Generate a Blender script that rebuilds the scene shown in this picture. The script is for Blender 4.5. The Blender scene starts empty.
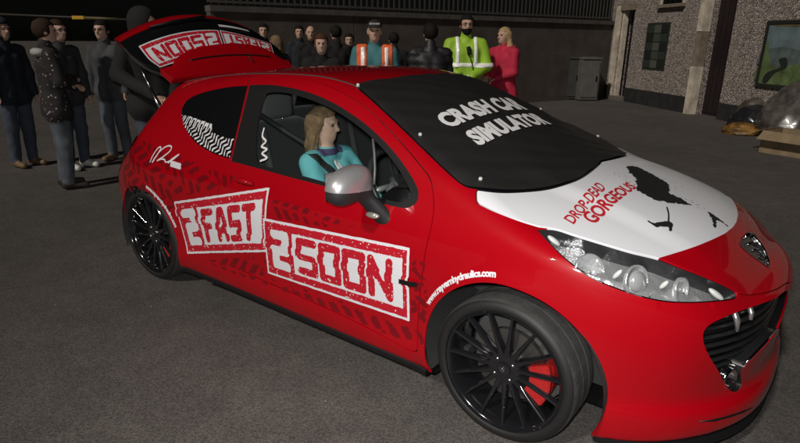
import bpy, bmesh, math, random
import numpy as np
from mathutils import Vector, Matrix
R = math.radians
random.seed(7); rng = np.random.default_rng(7)
sc = bpy.context.scene
col = sc.collection

# ------------------------------------------------------------------ camera
CW, CH = 800.0, 443.0                      # photograph's pixel grid, used to turn pixels into directions
CAM = np.array([0.8429, -2.6115, 1.5375]); YAW, PITCH, ROLL, FPX = 2.2218, -0.3140, 0.0116, 564.19
def cam_axes():
    cy, sy, cp, sp = math.cos(YAW), math.sin(YAW), math.cos(PITCH), math.sin(PITCH)
    f = np.array([cp*cy, cp*sy, sp]); r = np.array([sy, -cy, 0.0]); u = np.cross(r, f)
    cr, sr = math.cos(ROLL), math.sin(ROLL)
    return cr*r + sr*u, -sr*r + cr*u, f
AX_R, AX_U, AX_F = cam_axes()
cd = bpy.data.cameras.new('camera'); cam = bpy.data.objects.new('camera', cd); col.objects.link(cam)
cd.sensor_fit = 'HORIZONTAL'; cd.sensor_width = 36.0; cd.lens = FPX/CW*36.0; cd.clip_start = 0.05; cd.clip_end = 500
m = Matrix.Identity(4)
for i in range(3):
    m[i][0], m[i][1], m[i][2], m[i][3] = AX_R[i], AX_U[i], -AX_F[i], CAM[i]
cam.matrix_world = m
sc.camera = cam

# ------------------------------------------------------------------ night sky, weak sun standing for street glow, flash
SUN_EL, SUN_AZ = R(40), R(-93)             # azimuth measured from +x towards +y: where the light comes from
w = bpy.data.worlds.new('World'); sc.world = w; w.use_nodes = True
nt = w.node_tree; bg = nt.nodes['Background']
sky = nt.nodes.new('ShaderNodeTexSky'); sky.sky_type = 'NISHITA'; sky.sun_disc = False
sky.sun_elevation = SUN_EL; sky.sun_rotation = math.pi/2 - SUN_AZ
nt.links.new(sky.outputs[0], bg.inputs[0]); bg.inputs[1].default_value = 0.0005
sl = bpy.data.lights.new('sun', 'SUN'); sl.energy = 1.9; sl.angle = R(3); sl.color = (1.0, .92, .83)
so = bpy.data.objects.new('sun', sl); col.objects.link(so)
sd = Vector((math.cos(SUN_EL)*math.cos(SUN_AZ), math.cos(SUN_EL)*math.sin(SUN_AZ), math.sin(SUN_EL)))
so.rotation_euler = sd.to_track_quat('Z', 'Y').to_euler()
# the photographer's flash gun, on top of the camera
fl = bpy.data.lights.new('flash', 'SPOT'); fl.energy = 250; fl.shadow_soft_size = .035; fl.color = (1.0, .98, .96)
fl.spot_size = R(125); fl.spot_blend = .9
fo = bpy.data.objects.new('flash', fl); col.objects.link(fo)
fo.location = CAM + AX_U*.075 - AX_F*.02 - AX_R*.03
fo.rotation_euler = cam.rotation_euler if False else Matrix(((AX_R[0],AX_U[0],-AX_F[0]),(AX_R[1],AX_U[1],-AX_F[1]),(AX_R[2],AX_U[2],-AX_F[2]))).to_euler()
vs = sc.view_settings; vs.view_transform = 'Standard'; vs.look = 'None'; vs.exposure = 0.0; vs.gamma = 1.0; vs.use_curve_mapping = False
sc.render.engine = 'CYCLES'

# ------------------------------------------------------------------ pixel helpers
def proj(P):
    d = np.atleast_2d(P) - CAM; z = d@AX_F
    return np.stack([CW/2 + FPX*(d@AX_R)/z, CH/2 - FPX*(d@AX_U)/z], 1), z
def ray(u, v):
    return AX_F*FPX + AX_R*(u - CW/2) - AX_U*(v - CH/2)
def on_z(u, v, z=0.0):
    d = ray(u, v); return CAM + d*((z - CAM[2])/d[2])
def on_y(u, v, y):
    d = ray(u, v); return CAM + d*((y - CAM[1])/d[1])
def at_depth(u, v, dep):
    return CAM + ray(u, v)*(dep/FPX)

# ------------------------------------------------------------------ materials
MATS = {}
def mat(name, base=(.5,.5,.5), rough=.5, metal=0.0, coat=0.0, spec=.5, emis=None, estr=0.0, bump=0.0, bscale=60.0, var=0.0, vscale=6.0, alpha=1.0, sheen=0.0):
    """procedural Principled material: optional noise bump and noise colour variation in object space"""
    if name in MATS: return MATS[name]
    m = bpy.data.materials.new(name); m.use_nodes = True; n = m.node_tree.nodes; l = m.node_tree.links
    b = n['Principled BSDF']; b.inputs['Base Color'].default_value = (*base, 1); b.inputs['Roughness'].default_value = rough
    b.inputs['Metallic'].default_value = metal; b.inputs['Coat Weight'].default_value = coat; b.inputs['Coat Roughness'].default_value = .04
    b.inputs['Specular IOR Level'].default_value = spec; b.inputs['Sheen Weight'].default_value = sheen
    if emis: b.inputs['Emission Color'].default_value = (*emis, 1); b.inputs['Emission Strength'].default_value = estr
    if bump or var:
        tc = n.new('ShaderNodeTexCoord')
    if var:
        t = n.new('ShaderNodeTexNoise'); t.inputs['Scale'].default_value = vscale; t.inputs['Detail'].default_value = 5
        l.new(tc.outputs['Object'], t.inputs['Vector'])
        mx = n.new('ShaderNodeMix'); mx.data_type = 'RGBA'
        mx.inputs[6].default_value = (*[max(0,c*(1-var)) for c in base], 1); mx.inputs[7].default_value = (*[min(1,c*(1+var)) for c in base], 1)
        cr = n.new('ShaderNodeMapRange'); cr.inputs[1].default_value = .3; cr.inputs[2].default_value = .7
        l.new(t.outputs['Fac'], cr.inputs[0]); l.new(cr.outputs[0], mx.inputs[0]); l.new(mx.outputs[2], b.inputs['Base Color'])
    if bump:
        t2 = n.new('ShaderNodeTexNoise'); t2.inputs['Scale'].default_value = bscale; t2.inputs['Detail'].default_value = 4
        l.new(tc.outputs['Object'], t2.inputs['Vector'])
        bp = n.new('ShaderNodeBump'); bp.inputs['Strength'].default_value = bump; bp.inputs['Distance'].default_value = .01
        l.new(t2.outputs['Fac'], bp.inputs['Height']); l.new(bp.outputs[0], b.inputs['Normal'])
    MATS[name] = m; return m
def glass_mat(name, tint=(.9,.95,.95), refl=1.0, rough=.0):
    """thin glass pane: clear transmission, Fresnel reflection"""
    if name in MATS: return MATS[name]
    m = bpy.data.materials.new(name); m.use_nodes = True; n = m.node_tree.nodes; l = m.node_tree.links
    n.remove(n['Principled BSDF']); out = n['Material Output']
    t = n.new('ShaderNodeBsdfTransparent'); t.inputs[0].default_value = (*tint, 1)
    g = n.new('ShaderNodeBsdfGlossy'); g.inputs['Roughness'].default_value = rough; g.inputs[0].default_value = (refl, refl, refl, 1)
    lw = n.new('ShaderNodeLayerWeight'); lw.inputs[0].default_value = .5      # Schlick reflectance, the same from both sides of the pane
    pw = n.new('ShaderNodeMath'); pw.operation = 'POWER'; pw.inputs[1].default_value = 4.0; l.new(lw.outputs['Facing'], pw.inputs[0])
    fr = n.new('ShaderNodeMath'); fr.operation = 'MULTIPLY_ADD'; fr.inputs[1].default_value = .85; fr.inputs[2].default_value = .05; l.new(pw.outputs[0], fr.inputs[0])
    mx = n.new('ShaderNodeMixShader'); l.new(fr.outputs[0], mx.inputs[0]); l.new(t.outputs[0], mx.inputs[1]); l.new(g.outputs[0], mx.inputs[2]); l.new(mx.outputs[0], out.inputs[0])
    MATS[name] = m; return m

# ------------------------------------------------------------------ mesh helpers
def link_mesh(name, V, F, material=None, parent=None, smooth=True, normals=None, slots=None, mids=None):
    me = bpy.data.meshes.new(name)
    me.from_pydata([tuple(v) for v in np.asarray(V, float).tolist()], [], [tuple(f) for f in (F.tolist() if isinstance(F, np.ndarray) else F)])
    for mm in (slots or ([material] if material else [])): me.materials.append(mm)
    if mids is not None: me.polygons.foreach_set('material_index', np.asarray(mids, np.int32))
    if smooth: me.polygons.foreach_set('use_smooth', np.ones(len(me.polygons), bool))
    me.update()
    if normals is not None:
        me.normals_split_custom_set_from_vertices([tuple(v) for v in normals.tolist()])
    o = bpy.data.objects.new(name, me); col.objects.link(o)
    if parent: o.parent = parent
    return o
def link_bm(name, bm, material, parent=None, smooth=True, autosmooth=None):
    me = bpy.data.meshes.new(name); bm.normal_update(); bm.to_mesh(me); bm.free()
    if material: me.materials.append(material)
    if smooth:
        me.polygons.foreach_set('use_smooth', np.ones(len(me.polygons), bool))
        if autosmooth: me.set_sharp_from_angle(angle=autosmooth)
    o = bpy.data.objects.new(name, me); col.objects.link(o)
    if parent: o.parent = parent
    return o
def empty(name, loc=(0,0,0), rz=0.0, parent=None):
    o = bpy.data.objects.new(name, None); col.objects.link(o); o.location = loc; o.rotation_euler = (0,0,rz); o.empty_display_size = .1
    if parent: o.parent = parent
    return o
def tag(o, label=None, cat=None, group=None, kind=None):
    if label: o['label'] = label
    if cat: o['category'] = cat
    if group: o['group'] = group
    if kind: o['kind'] = kind
    return o
def bm_box(bm, c, s, rot=None, bevel=0.0):
    r = bmesh.ops.create_cube(bm, size=1.0); vs_ = r['verts']
    bmesh.ops.scale(bm, vec=s, verts=vs_)
    if bevel:
        es = list({e for v in vs_ for e in v.link_edges})
        rb = bmesh.ops.bevel(bm, geom=es, offset=bevel, segments=2, affect='EDGES', profile=.6)
        vs_ = list({v for f in rb['faces'] for v in f.verts} | {v for v in vs_ if v.is_valid})
        # a bevel leaves the flat faces too: take every vertex connected
        seen = set(vs_); st = list(vs_)
        while st:
            v = st.pop()
            for e in v.link_edges:
                o = e.other_vert(v)
                if o not in seen: seen.add(o); st.append(o)
        vs_ = list(seen)
    if rot is not None: bmesh.ops.rotate(bm, cent=(0,0,0), matrix=rot, verts=vs_)
    bmesh.ops.translate(bm, vec=c, verts=vs_); return vs_
def bm_tube(bm, pts, rad, n=10, caps=True):
    """tube through points, radius scalar or per point"""
    pts = [Vector(p) for p in pts]; rr = rad if hasattr(rad, '__len__') else [rad]*len(pts)
    rings = []; up = None
    for i, p in enumerate(pts):
        t = (pts[min(i+1, len(pts)-1)] - pts[max(i-1, 0)]).normalized()
        if up is None:
            up = Vector((0,0,1)) if abs(t.z) < .9 else Vector((1,0,0))
        a = t.cross(up).normalized(); b = a.cross(t).normalized(); up = b
        rings.append([bm.verts.new(p + (a*math.cos(2*math.pi*k/n) + b*math.sin(2*math.pi*k/n))*rr[i]) for k in range(n)])
    for i in range(len(rings)-1):
        for k in range(n): bm.faces.new((rings[i][k], rings[i][(k+1)%n], rings[i+1][(k+1)%n], rings[i+1][k]))
    if caps: bm.faces.new(rings[0][::-1]); bm.faces.new(rings[-1])
def bm_lathe(bm, prof, n=48, axis='y', c=(0,0,0), close=False):
    """prof: list of (radius, along-axis) pairs"""
    rings = []
    for (r_, h_) in prof:
        ring = []
        for k in range(n):
            a = 2*math.pi*k/n; ca, sa = math.cos(a)*r_, math.sin(a)*r_
            p = (ca, h_, sa) if axis == 'y' else ((ca, sa, h_) if axis == 'z' else (h_, ca, sa))
            ring.append(bm.verts.new((p[0]+c[0], p[1]+c[1], p[2]+c[2])))
        rings.append(ring)
    rng_ = range(len(rings)) if close else range(len(rings)-1)
    for i in rng_:
        A, B = rings[i], rings[(i+1) % len(rings)]
        for k in range(n): bm.faces.new((A[k], A[(k+1)%n], B[(k+1)%n], B[k]))
    return rings
def spline(xs, ys):
    """natural cubic spline, linear outside"""
    xs = np.asarray(xs, float); ys = np.asarray(ys, float); n = len(xs); h = np.diff(xs)
    A = np.eye(n); b = np.zeros(n)
    for i in range(1, n-1):
        A[i,i-1] = h[i-1]; A[i,i] = 2*(h[i-1]+h[i]); A[i,i+1] = h[i]
        b[i] = 6*((ys[i+1]-ys[i])/h[i] - (ys[i]-ys[i-1])/h[i-1])
    M = np.linalg.solve(A, b)
    s0 = (ys[1]-ys[0])/h[0] - h[0]*(2*M[0]+M[1])/6; s1 = (ys[-1]-ys[-2])/h[-1] + h[-1]*(2*M[-1]+M[-2])/6
    def f(x):
        x = np.asarray(x, float); i = np.clip(np.searchsorted(xs, x)-1, 0, n-2); hi = h[i]; a = (xs[i+1]-x)/hi; b_ = (x-xs[i])/hi
        v = a*ys[i] + b_*ys[i+1] + ((a**3-a)*M[i] + (b_**3-b_)*M[i+1])*hi*hi/6
        v = np.where(x < xs[0], ys[0]+s0*(x-xs[0]), v); return np.where(x > xs[-1], ys[-1]+s1*(x-xs[-1]), v)
    return f
def sstep(a, b, x): t = np.clip((x-a)/(b-a), 0, 1); return t*t*(3-2*t)
def smax(a, b, k): h = np.maximum(k-np.abs(a-b), 0)/k; return np.maximum(a, b) + h*h*k*.25
def smin(a, b, k): return -smax(-a, -b, k)
def surf_nets(f, lo, hi, h):
    """surface-nets mesh of f=0 (inside negative): vertices, quads"""
    lo = np.asarray(lo, float); nn = np.ceil((np.asarray(hi)-lo)/h).astype(int)+1
    g = [lo[i]+h*np.arange(nn[i]) for i in range(3)]
    X, Y, Z = np.meshgrid(*g, indexing='ij'); P = np.stack([X, Y, Z], -1).reshape(-1, 3)
    D = np.concatenate([f(c) for c in np.array_split(P, max(1, len(P)//400000))]).reshape(nn)
    S = D < 0; acc = np.zeros((*(nn-1), 3)); cnt = np.zeros(nn-1)
    offs = [(i,j,k) for i in (0,1) for j in (0,1) for k in (0,1)]
    sl_ = lambda o: tuple(slice(o[a], nn[a]-1+o[a]) for a in range(3))
    for a in range(3):
        for o in offs:
            if o[a]: continue
            o2 = list(o); o2[a] = 1; o2 = tuple(o2)
            d0, d1 = D[sl_(o)], D[sl_(o2)]; cr = S[sl_(o)] != S[sl_(o2)]
            t = np.where(cr, d0/np.where(d0-d1 == 0, 1, d0-d1), 0)
            for b in range(3):
                acc[..., b] += np.where(cr, (t if b == a else o[b]), 0)
            cnt += cr
    act = cnt > 0; idx = -np.ones(nn-1, int); idx[act] = np.arange(act.sum())
    base = np.stack(np.nonzero(act), 1); V = lo + h*(base + acc[act]/cnt[act][:, None])
    Q = []
    for a in range(3):
        b, c = (a+1) % 3, (a+2) % 3
        s0 = [slice(0, n) for n in nn]; s1 = [slice(0, n) for n in nn]; s0[a] = slice(0, nn[a]-1); s1[a] = slice(1, nn[a])
        ch = S[tuple(s0)] != S[tuple(s1)]; flip = S[tuple(s0)]
        I = np.stack(np.nonzero(ch), 1); fl_ = flip[tuple(I.T)]
        ok = (I[:, b] > 0) & (I[:, c] > 0) & (I[:, b] < nn[b]-1) & (I[:, c] < nn[c]-1); I = I[ok]; fl_ = fl_[ok]
        def cell(db, dc):
            J = I.copy(); J[:, b] -= db; J[:, c] -= dc; return idx[tuple(J.T)]
        q = np.stack([cell(1,1), cell(0,1), cell(0,0), cell(1,0)], 1)
        q[~fl_] = q[~fl_][:, ::-1]; Q.append(q)
    return V, np.concatenate(Q)
def grad(f, P, e=1e-3):
    return np.stack([(f(P+d)-f(P-d))/(2*e) for d in np.eye(3)*e], 1)
def newton(f, V, n=3, lim=.02):
    for _ in range(n):
        g = grad(f, V); s = -f(V)/np.maximum((g*g).sum(1), .2); st = g*s[:, None]
        L = np.linalg.norm(st, axis=1); st *= np.minimum(1, lim/np.maximum(L, 1e-9))[:, None]; V = V+st
    return V
def unit(a): return a/np.maximum(np.linalg.norm(a, axis=-1, keepdims=True), 1e-12)
def subdiv_quads(V, Q):
    E = np.concatenate([Q[:, [i, (i+1) % 4]] for i in range(4)]); Es = np.sort(E, 1)
    u, inv = np.unique(Es, axis=0, return_inverse=True); inv = inv.reshape(-1)
    n = len(V); m = len(Q); V2 = np.concatenate([V, V[u].mean(1), V[Q].mean(1)])
    e = [n+inv[i*m:(i+1)*m] for i in range(4)]; c = n+len(u)+np.arange(m)
    return V2, np.concatenate([np.stack([Q[:, i], e[i], c, e[(i-1) % 4]], 1) for i in range(4)])
def tris(Q): return np.concatenate([Q[:, [0,1,2]], Q[:, [0,2,3]]])
def cut(V, F, d):
    """split triangles at d=0 -> V, F(d<0), F(d>0)"""
    d = np.where(np.abs(d) < 1e-6, 1e-6, d).copy(); s = d[F] < 0; c = s.sum(1)
    Fin, Fout = [F[c == 3]], [F[c == 0]]
    mx = F[(c == 1) | (c == 2)]; sm = d[mx] < 0; cm = sm.sum(1)
    if len(mx) == 0: return V, Fin[0], Fout[0]
    odd = np.where(cm == 1, sm.argmax(1), (~sm).argmax(1)); ar = np.arange(len(mx))
    a = mx[ar, odd]; b = mx[ar, (odd+1) % 3]; e = mx[ar, (odd+2) % 3]
    keys = np.concatenate([np.sort(np.stack([a, b], 1), 1), np.sort(np.stack([a, e], 1), 1)])
    u, inv = np.unique(keys, axis=0, return_inverse=True); inv = inv.reshape(-1)
    t = d[u[:, 0]]/(d[u[:, 0]]-d[u[:, 1]]); Vn = V[u[:, 0]]*(1-t[:, None]) + V[u[:, 1]]*t[:, None]
    n = len(V); p = n+inv[:len(mx)]; q = n+inv[len(mx):]; V2 = np.concatenate([V, Vn])
    t1 = np.stack([a, p, q], 1); t2 = np.stack([p, b, e], 1); t3 = np.stack([p, e, q], 1)
    one = cm == 1
    Fin += [t1[one], t2[~one], t3[~one]]; Fout += [t1[~one], t2[one], t3[one]]
    return V2, np.concatenate(Fin), np.concatenate(Fout)
def compact(V, F):
    u, inv = np.unique(F.reshape(-1), return_inverse=True); return V[u], inv.reshape(F.shape), u
def poly_sd(poly, P):
    """signed distance to a closed 2D polygon (negative inside)"""
    poly = np.asarray(poly, float); out = np.full(len(P), 1e9); ins = np.zeros(len(P), bool)
    for i in range(len(poly)):
        a = poly[i]; b = poly[(i+1) % len(poly)]; ab = b-a; L = ab@ab
        if L < 1e-16: continue
        ap = P-a; t = np.clip((ap@ab)/L, 0, 1); dd = ap-t[:, None]*ab; out = np.minimum(out, (dd*dd).sum(1))
        cnd = ((a[1] > P[:, 1]) != (b[1] > P[:, 1]))
        if a[1] != b[1]:
            xx = (b[0]-a[0])*(P[:, 1]-a[1])/(b[1]-a[1])+a[0]; ins ^= cnd & (P[:, 0] < xx)
    out = np.sqrt(out); return np.where(ins, -out, out)
def smooth_poly(pts, n=6, closed=True, sharp=()):
    """Catmull-Rom through points; indices in sharp stay corners"""
    pts = np.asarray(pts, float); N = len(pts); out = []
    for i in range(N if closed else N-1):
        p1 = pts[i]; p2 = pts[(i+1) % N]
        p0 = pts[(i-1) % N] if (closed or i > 0) else 2*p1-p2; p3 = pts[(i+2) % N] if (closed or i+2 < N) else 2*p2-p1
        if i in sharp: p0 = 2*p1-p2
        if (i+1) % N in sharp: p3 = 2*p2-p1
        for k in range(n):
            t = k/n; out.append(.5*((2*p1)+(-p0+p2)*t+(2*p0-5*p1+4*p2-p3)*t*t+(-p0+3*p1-3*p2+p3)*t**3))
    if not closed: out.append(pts[-1])
    return np.array(out)
# ================================================================== THE CAR: body surface
_Wz = spline([.10,.16,.20,.26,.32,.38,.46,.55,.62,.70,.78,.85,.91,1.0,1.1,1.2,1.28,1.36,1.45],
             [.800,.838,.852,.859,.853,.853,.857,.862,.865,.862,.850,.828,.800,.757,.706,.651,.606,.558,.505])
_Wx = spline([-3.3,-3.1,-2.9,-2.7,-2.5,-2.2,-1.8,-1.2,-.6,-.2,.1,.3,.5,.7,.9], [-.10,-.055,-.025,-.006,.004,.004,0,0,0,.002,.008,.004,-.02,-.07,-.14])
_Wu = spline([-3.3,-3.0,-2.7,-2.4,-2.1,-1.8,-1.5,-1.0,0.0], [-.17,-.13,-.085,-.045,-.018,-.004,0,0,0])
FA, RA = (.022, .315, .372), (-2.535, .285, .352)          # wheel arches: x, z, radius
STRIP_Z = spline([-2.2,-1.44,-.94,-.40], [.538,.532,.541,.572])
def side_w(x, z):
    w_ = _Wz(z) + _Wx(x) + _Wu(x)*sstep(.92, 1.25, z)
    for (ax, az, ar) in (FA, RA):                            # rolled arch lips
        r_ = np.sqrt((x-ax)**2 + (z-az)**2); w_ = w_ + .012*np.exp(-((r_-ar)/.045)**2)*sstep(.05, .25, z)
    hip = np.exp(-((x+2.55)/.42)**2)*np.exp(-((z-.74)/.16)**2); w_ = w_ + .014*hip
    return w_
_Th = spline([-.6,-.2,.05,.15,.3,.45,.55,.63,.69,.745,.80,.86,.95], [1.07,1.035,.998,.978,.938,.888,.846,.796,.742,.676,.600,.51,.36])
_Tr = spline([-3.0,-2.7,-2.4,-2.0,-1.6,-1.3,-1.0,-.7,-.3], [1.185,1.245,1.300,1.350,1.377,1.379,1.365,1.335,1.27])
def top_z(x, y):
    ay = np.abs(y)
    hood = _Th(x + .05*ay*ay) - .175*ay**2.2*sstep(-.5, .1, x) - .05*ay**2*sstep(.3,.8,x) - .012*sstep(.40,.52,ay)*sstep(.75,.3,x)*sstep(-.4,-.1,x)
    wind = .985 + .392*(-(x + .44*ay*ay)) - .02*ay*ay
    roof = _Tr(x) - .085*ay*ay
    return smin(smax(hood, wind, .035), roof, .10)
_Ny = spline([0,.2,.35,.5,.62,.72,.80,.85,.90], [.842,.833,.805,.745,.665,.560,.42,.28,.05])
_Nz = spline([.08,.15,.20,.255,.285,.315,.36,.44,.52,.60,.68,.76,.85,1.0], [-.06,-.018,.004,.010,.004,-.016,-.022,-.010,.0,-.002,-.02,-.06,-.13,-.3])
def nose_x(y, z): return _Ny(np.abs(y)) + _Nz(z)
_Rz = spline([.1,.2,.35,.5,.62,.70,.80,.95,1.06,1.18,1.27,1.4], [-3.04,-3.10,-3.15,-3.165,-3.15,-3.10,-2.99,-2.82,-2.715,-2.63,-2.57,-2.48])
_Ry = spline([0,.3,.5,.65,.75,.82,.88], [0,.012,.035,.075,.14,.24,.42])
def tail_x(y, z): return _Rz(z) + _Ry(np.abs(y))
def body_f(P):
    x, y, z = P[:, 0], P[:, 1], P[:, 2]; ay = np.abs(y)
    s = (ay - side_w(x, z))*.97
    t = (z - top_z(x, y))*np.where(x > .5, .75, .93)
    nz = (x - nose_x(y, z))*np.where(ay > .6, .75, .95)
    tl = (tail_x(y, z) - x)*.85
    b = (.155 + .02*sstep(.4,.8,x) + .03*sstep(-2.6,-3.1,x)) - z
    f = smax(s, t, .085 - .035*sstep(-.3, .1, x))
    f = smax(f, nz, .05); f = smax(f, tl, .06); return smax(f, b, .03)
BV, BQ = surf_nets(body_f, (-3.25,-.95,.10), (.93,.95,1.45), .025)
BV = newton(body_f, BV, 3); BV, BQ = subdiv_quads(BV, BQ); BV = newton(body_f, BV, 3)
BF = tris(BQ)
def body_n(P): return unit(grad(body_f, P, 2e-3))
def mirror_px(P):
    Q = P.copy(); Q[:, 1] = -np.abs(Q[:, 1]); return proj(Q)
def facing(P):
    Q = P.copy(); Q[:, 1] = -np.abs(Q[:, 1]); n = body_n(Q); return (n*unit(CAM-Q)).sum(1)
def px_sd(poly, P, lim=-.02, box=None):
    """metric signed distance of surface points to an outline seen on the near side (mirrored to the far side)"""
    uv, dep = mirror_px(P); d = poly_sd(poly, uv)*dep/FPX
    bad = facing(P) < lim
    if box is not None:
        for a in range(3):
            c = P[:, a] if a != 1 else -np.abs(P[:, 1]); bad |= (c < box[a][0]) | (c > box[a][1])
    return np.where(bad, np.maximum(np.abs(d), .03), d)
def body_hit(u, v, off=0.0):
    """first hit of a pixel's ray on the car body"""
    d = unit(ray(u, v)); ts = np.linspace(1.2, 5.2, 260); P = CAM + d*ts[:, None]; f = body_f(P); i = int(np.argmax(f < 0))
    if f[i] >= 0: return None
    a, b = ts[i-1], ts[i]
    for _ in range(16):
        m_ = (a+b)/2
        if body_f((CAM+d*m_)[None])[0] < 0: b = m_
        else: a = m_
    p = CAM+d*b
    return p + body_n(p[None])[0]*off if off else p
# ------------------------------------------------------------------ car materials
def car_paint():
    m = mat('red_paint', (.31,.0006,.005), .42, coat=1.0, spec=.10)
    n = m.node_tree.nodes; l = m.node_tree.links; b = n['Principled BSDF']
    tc = n.new('ShaderNodeTexCoord'); t = n.new('ShaderNodeTexNoise'); t.inputs['Scale'].default_value = 2.2; t.inputs['Detail'].default_value = 6
    l.new(tc.outputs['Object'], t.inputs['Vector'])
    mr = n.new('ShaderNodeMapRange'); mr.inputs[1].default_value = .3; mr.inputs[2].default_value = .75; mr.inputs[3].default_value = .025; mr.inputs[4].default_value = .075
    l.new(t.outputs['Fac'], mr.inputs[0]); l.new(mr.outputs[0], b.inputs['Coat Roughness'])
    t2 = n.new('ShaderNodeTexNoise'); t2.inputs['Scale'].default_value = 900; bp = n.new('ShaderNodeBump'); bp.inputs['Strength'].default_value = .015; bp.inputs['Distance'].default_value = .002
    l.new(tc.outputs['Object'], t2.inputs['Vector']); l.new(t2.outputs['Fac'], bp.inputs['Height']); l.new(bp.outputs[0], b.inputs['Normal'])
    return m
PAINT = car_paint()
WHITE = mat('white_vinyl', (.61,.62,.65), .36, coat=.4, bump=.03, bscale=14)
BLACKTRIM = mat('black_trim', (.006,.006,.0065), .5, spec=.3)
RUBBER = mat('tyre_rubber', (.0075,.0070,.0066), .6, bump=.15, bscale=400)
TREAD = mat('dusty_tread', (.030,.029,.028), .9, bump=.4, bscale=130, var=.3, vscale=25)
DARKPLASTIC = mat('dark_plastic', (.018,.018,.019), .6, bump=.1, bscale=500)
CHROME = mat('chrome', (.80,.81,.83), .10, metal=1.0)
SATIN = mat('satin_silver', (.50,.50,.51), .36, metal=.65, coat=.5)
GLASS = glass_mat('clear_glass', (.86,.90,.89)); LENS = glass_mat('lamp_lens', (.96,.97,.97)); TINT = glass_mat('tinted_glass', (.10,.11,.11))
DARKGLASS = mat('dark_window_film', (.006,.006,.007), .06, coat=1.0)
car = empty('hatchback_car', (0,0,0))
tag(car, 'red hatchback with open tailgate, white bonnet and stamp stickers on its door', 'car')

# ------------------------------------------------------------------ outlines seen on the near flank (photo pixels)
O_DOOR = smooth_poly([(417,352),(418,320),(420,294),(425,254),(430,232),(433.2,215),(433.6,199),(430.5,180),(421,166),(403,144.5),(387,127.5),(371.6,112),(356,100.5),(340,91.2),(322,83.6),(303,78.8),(283,76.5),(262,76.8),(249,79.5),
                      (243,104),(236,133),(229.5,160),(221,180),(217.5,198),(219,222),(224,245),(233,262),(245,272),(300,296.5),(360,324),(405,348)], 5, sharp=(0,18,21))
O_WIN = smooth_poly([(249.4,84.8),(268,84.6),(284,86.4),(302,90.4),(320,96.5),(338,105.4),(356,117),(371,128.7),(387,144),(402,162),(413,179),(418.5,192),(416,203),(406,208),(390,205.5),(370,200),(345,192.5),(318,184.5),(290,177.3),(262,169.5),(230.8,161.2),(237.2,134),(244.2,106)], 5, sharp=(0,20))
O_WIN_IN = smooth_poly([(263.5,97),(270,92.4),(284,92.2),(302,96.8),(320,103.4),(338,112.4),(356,124.6),(371,137),(386,152.5),(399,170),(408,186),(410,196),(404,202),(390,200.5),(370,195.5),(345,188),(318,180),(290,172.6),(257.5,164),(255.3,150),(257,122)], 5, sharp=(18,))
O_QUARTER = smooth_poly([(229.2,158.6),(235.8,133),(248,85.6),(235,86.2),(222,88),(207,91.3),(194,95.8),(185.5,101.5),(181.5,110),(182.8,122),(188.5,134),(198,144.4),(211.6,152.3),(221,156)], 5, sharp=(0,2))
O_SCREEN = np.array([(353,84.5),(372,100.5),(404,130.5),(435,160.5),(455,179),(466,186.5),(477,189),(497,191.5),(517,191.5),(545,189),(566,183.5),(582,177),(597,166),(604,158),(650,140),(600,60),(470,50),(449,73.5),(435,74),(415,75.5),(393,77.9),(372,81)])
O_SCREEN = smooth_poly(O_SCREEN, 4, sharp=(0,6,13,14,15,16,17))
O_HOOD = np.array([(476.3,190),(497,192.5),(517,192.5),(545,190),(566,184.5),(582,178),(597,167),(604,159),(640,130),(830,180),(840,270),(786,283.5),(776,289.5),(762,293.5),(748,295),(738,293.6),(736,291.5),(723.5,284.8),(701.5,275.2),(679.5,266.9),(657.5,258.1),(630,251.7),(602.5,243.6),(575,235.2),(556,229.2),(539,226.8),(520,221),(495,211.6),(481,205),(477,202)])
O_HOOD = smooth_poly(O_HOOD, 4, sharp=(0,7,8,9,10,11,15,16,25))
O_WHITE = np.array([(460,180),(517,170),(600,120),(730,170),(739,212.7),(738.5,219),(733,227),(725,233.5),(712.5,239.5),(698,245.5),(685,250),(672,254),(660,257.6),(650,262),(560,240),(470,215)])
O_LAMP = smooth_poly([(537,228.7),(555.8,229.8),(575,236),(602.5,244.4),(630,252.6),(657.5,259.4),(679.5,267.8),(701.5,276),(723.5,285.6),(734,291.5),(737,296),(732,299),(718,300.8),(690.5,302.4),(663,301),(638,295.4),(613.5,287.2),(588.8,276),(566.8,259.8),(550,243.4)], 6, sharp=(0,))
O_MOUTH = smooth_poly([(703,335),(706,328),(714.5,321.8),(735,312.8),(757.4,305),(775,298.6),(790,290),(830,290),(830,345),(790,318),(782,327),(766.4,344.5),(753,358.2),(745,366),(741,374),(742,384),(738,391),(731,391),(725,384),(718.5,371),(710,357.5),(704.3,345)], 5)

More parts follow.
